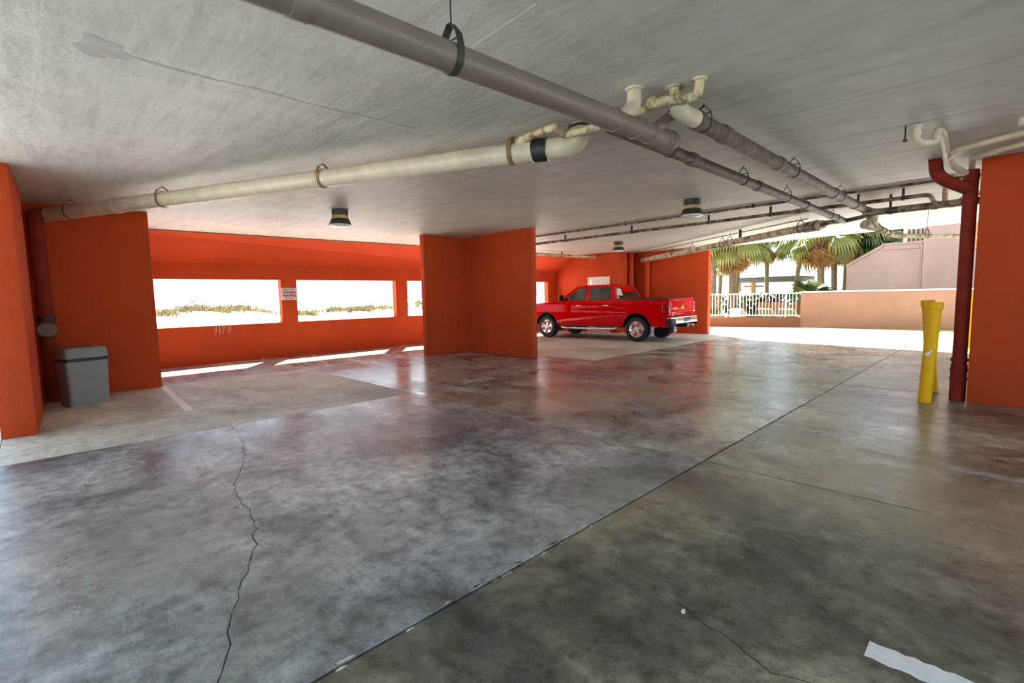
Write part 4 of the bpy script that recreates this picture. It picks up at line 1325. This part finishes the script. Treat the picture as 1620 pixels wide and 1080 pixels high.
# hood and front end
m = MB()
HOOD = [(3.02, 1.315, .93), (3.3, 1.325, .93), (3.8, 1.30, .92), (4.3, 1.245, .88), (4.55, 1.18, .84), (4.64, 1.08, .82)]
vs = []
for y, z, w in HOOD:
    vs += [(-w, y, z-.05), (-w*.86, y, z), (-w*.45, y, z+.012), (0, y, z+.028), (w*.45, y, z+.012), (w*.86, y, z), (w, y, z-.05)]
m.add(vs, [(i*7+k, i*7+k+1, (i+1)*7+k+1, (i+1)*7+k) for i in range(len(HOOD)-1) for k in range(6)])
m.build('hood', 'truck_red', T, smooth=True, angle=50)
fr = MB().box((-.82, 4.52, .78), (.82, 4.66, 1.10)).build('grille', 'plastic_black', T, bevel=.02)
for z in (.86, .96, 1.05):
    MB().box((-.60, 4.655, z), (.60, 4.675, z+.035)).build('grille_bar', 'chrome', fr, bevel=.006)
for s in (-1, 1):
    MB().box((s*.62, 4.50, .88), (s*.90, 4.66, 1.10)).build('headlight', 'lamp_lens', T, bevel=.03)
MB().prism([(-.98, 4.35), (.98, 4.35), (.93, 4.62), (.75, 4.74), (-.75, 4.74), (-.93, 4.62)], .50, .78).build('front_bumper', 'chrome', T, bevel=.03, seg=3)
# rockers, steps, flaps, arches
for s in (-1, 1):
    MB().box((s*.90, .52, .44), (s*.955, 3.1, .53)).build('rocker', 'plastic_black', T)
    st = run(T, 'side_step', [(s*.88, .72, .46), (s*1.01, .82, .40), (s*1.02, 1.6, .385), (s*1.02, 2.7, .385), (s*1.0, 2.95, .40), (s*.88, 3.05, .46)], .036, 'chrome', .10, 12)
    for y in (1.25, 2.45):
        MB().box((s*.98, y-.2, .415), (s*1.045, y+.2, .425)).build('tread', 'plastic_black', st)
    for yw in (0.0, WB):
        m = MB()
        arc = [(yw+RA*math.cos(a), ZC+RA*math.sin(a)) for a in [math.pi*k/24 for k in range(25)]]
        strip(m, [(s*(half(z, yw)-.05), y, z) for y, z in arc], (1, 0, 0), .12, .016)
        m.build('wheel_arch_lip', 'plastic_black', T)
        m = MB()
        arc = [(yw+(RA+.012)*math.cos(a), ZC+(RA+.012)*math.sin(a)) for a in [math.pi*k/24 for k in range(25)]]
        strip(m, [(s*.72, y, z) for y, z in arc], (1, 0, 0), .44, .01)
        m.build('wheel_well', 'plastic_black', T)
    MB().box((s*.74, -.50, .26), (s*.985, -.485, .62)).build('mud_flap', 'plastic_black', T)
    MB().box((s*.76, -.506, .20), (s*.96, -.482, .30)).build('flap_trim', 'bin_grey', T)
    MB().box((s*.76, WB-.515, .26), (s*.985, WB-.50, .60)).build('mud_flap', 'plastic_black', T)
# door handles, mirrors, decals
for s, dd in ((-1, 0), (1, 1)):
    for y, par in ((1.04, rd[dd]), (2.12, fdoor[dd])):
        xh = s*(half(1.17, y)+.022)
        run(par, 'door_handle', [(s*(half(1.17, y)-.005), y-.0, 1.17), (xh, y+.02, 1.17), (xh, y+.19, 1.17), (s*(half(1.17, y)-.005), y+.21, 1.17)], .017, 'chrome', .02, 10)
    mr = MB().box((s*.97, 2.86, 1.33), (s*1.20, 2.95, 1.55)).build('mirror', 'plastic_black', fdoor[dd], bevel=.03, seg=3)
    MB().box((s*.93, 2.87, 1.34), (s*1.0, 2.93, 1.39)).build('mirror_arm', 'plastic_black', fdoor[dd])
Mz = Matrix.Translation((-.987-.004, -.62, 1.245)) @ Matrix.Rotation(math.radians(-90), 4, 'Z') @ Matrix.Rotation(math.radians(90), 4, 'X')
text_mesh('decal', 'Z71 4x4', 0.085, 'alloy', T, Mz, 0.002, 0.001)
MB().lathe([(0, .006), (.022, .004), (.028, 0)], Matrix.Translation((-1.006, -.70, .90)) @ Matrix.Rotation(math.radians(-90), 4, 'Y'), 16).build('reflector', 'tail_light_red', T, smooth=True)
# wheels
def wheel_parts():
    tyre = MB()
    R, Wd = .405, .135
    prof = [(.255, -Wd*.85), (.30, -Wd), (.36, -Wd*.98), (.392, -Wd*.86), (.405, -Wd*.6), (.405, Wd*.6), (.392, Wd*.86), (.36, Wd*.98), (.30, Wd), (.255, Wd*.85), (.25, 0), (.255, -Wd*.85)]
    tyre.lathe(prof, None, 40)
    rim = MB()
    rim.lathe([(.248, .05), (.262, .115), (.250, .122), (.232, .10), (.228, .03), (.06, .02), (.0, .02)], None, 40)
    sp = MB()
    for k in range(5):
        a0 = 2*math.pi*k/5
        for da in (-.17, .17):
            M = Matrix.Rotation(a0+da*.6, 4, 'Z')
            sp.add([(.04, -.026, .075), (.235, -.040, .088), (.235, .040, .088), (.04, .026, .075), (.04, -.026, .10), (.235, -.034, .112), (.235, .034, .112), (.04, .026, .10)],
                   [(0, 3, 2, 1), (4, 5, 6, 7), (0, 1, 5, 4), (1, 2, 6, 5), (2, 3, 7, 6), (3, 0, 4, 7)], M)
    hub = MB().lathe([(.0, .122), (.035, .120), (.06, .112), (.075, .095), (.075, .06)], None, 24)
    back = MB().lathe([(.0, .012), (.22, .012), (.22, -.02)], None, 30)
    return tyre, rim, sp, hub, back
wp = wheel_parts()
protos = None
for s in (-1, 1):
    for yw in (0.0, WB):
        M = Matrix.Translation((s*.865, yw, .405)) @ Matrix.Rotation(math.radians(90)*s, 4, 'Y')
        if protos is None:
            ty = wp[0].build('wheel', 'tyre', T, smooth=True, angle=30)
            ri = wp[1].build('rim', 'alloy', ty, smooth=True)
            spk = wp[2].build('spokes', 'alloy', ty, bevel=.006)
            hb = wp[3].build('hub_cap', 'alloy', ty, smooth=True)
            bk = wp[4].build('brake_disc', 'plastic_black', ty, smooth=True)
            protos = (ty, ri, spk, hb, bk)
            ty.matrix_local = M
        else:
            t2 = bpy.data.objects.new('wheel', protos[0].data); COL.objects.link(t2); t2.parent = T; t2.matrix_local = M
            for src, nm in zip(protos[1:], ('rim', 'spokes', 'hub_cap', 'brake_disc')):
                place(nm, src.data, t2)
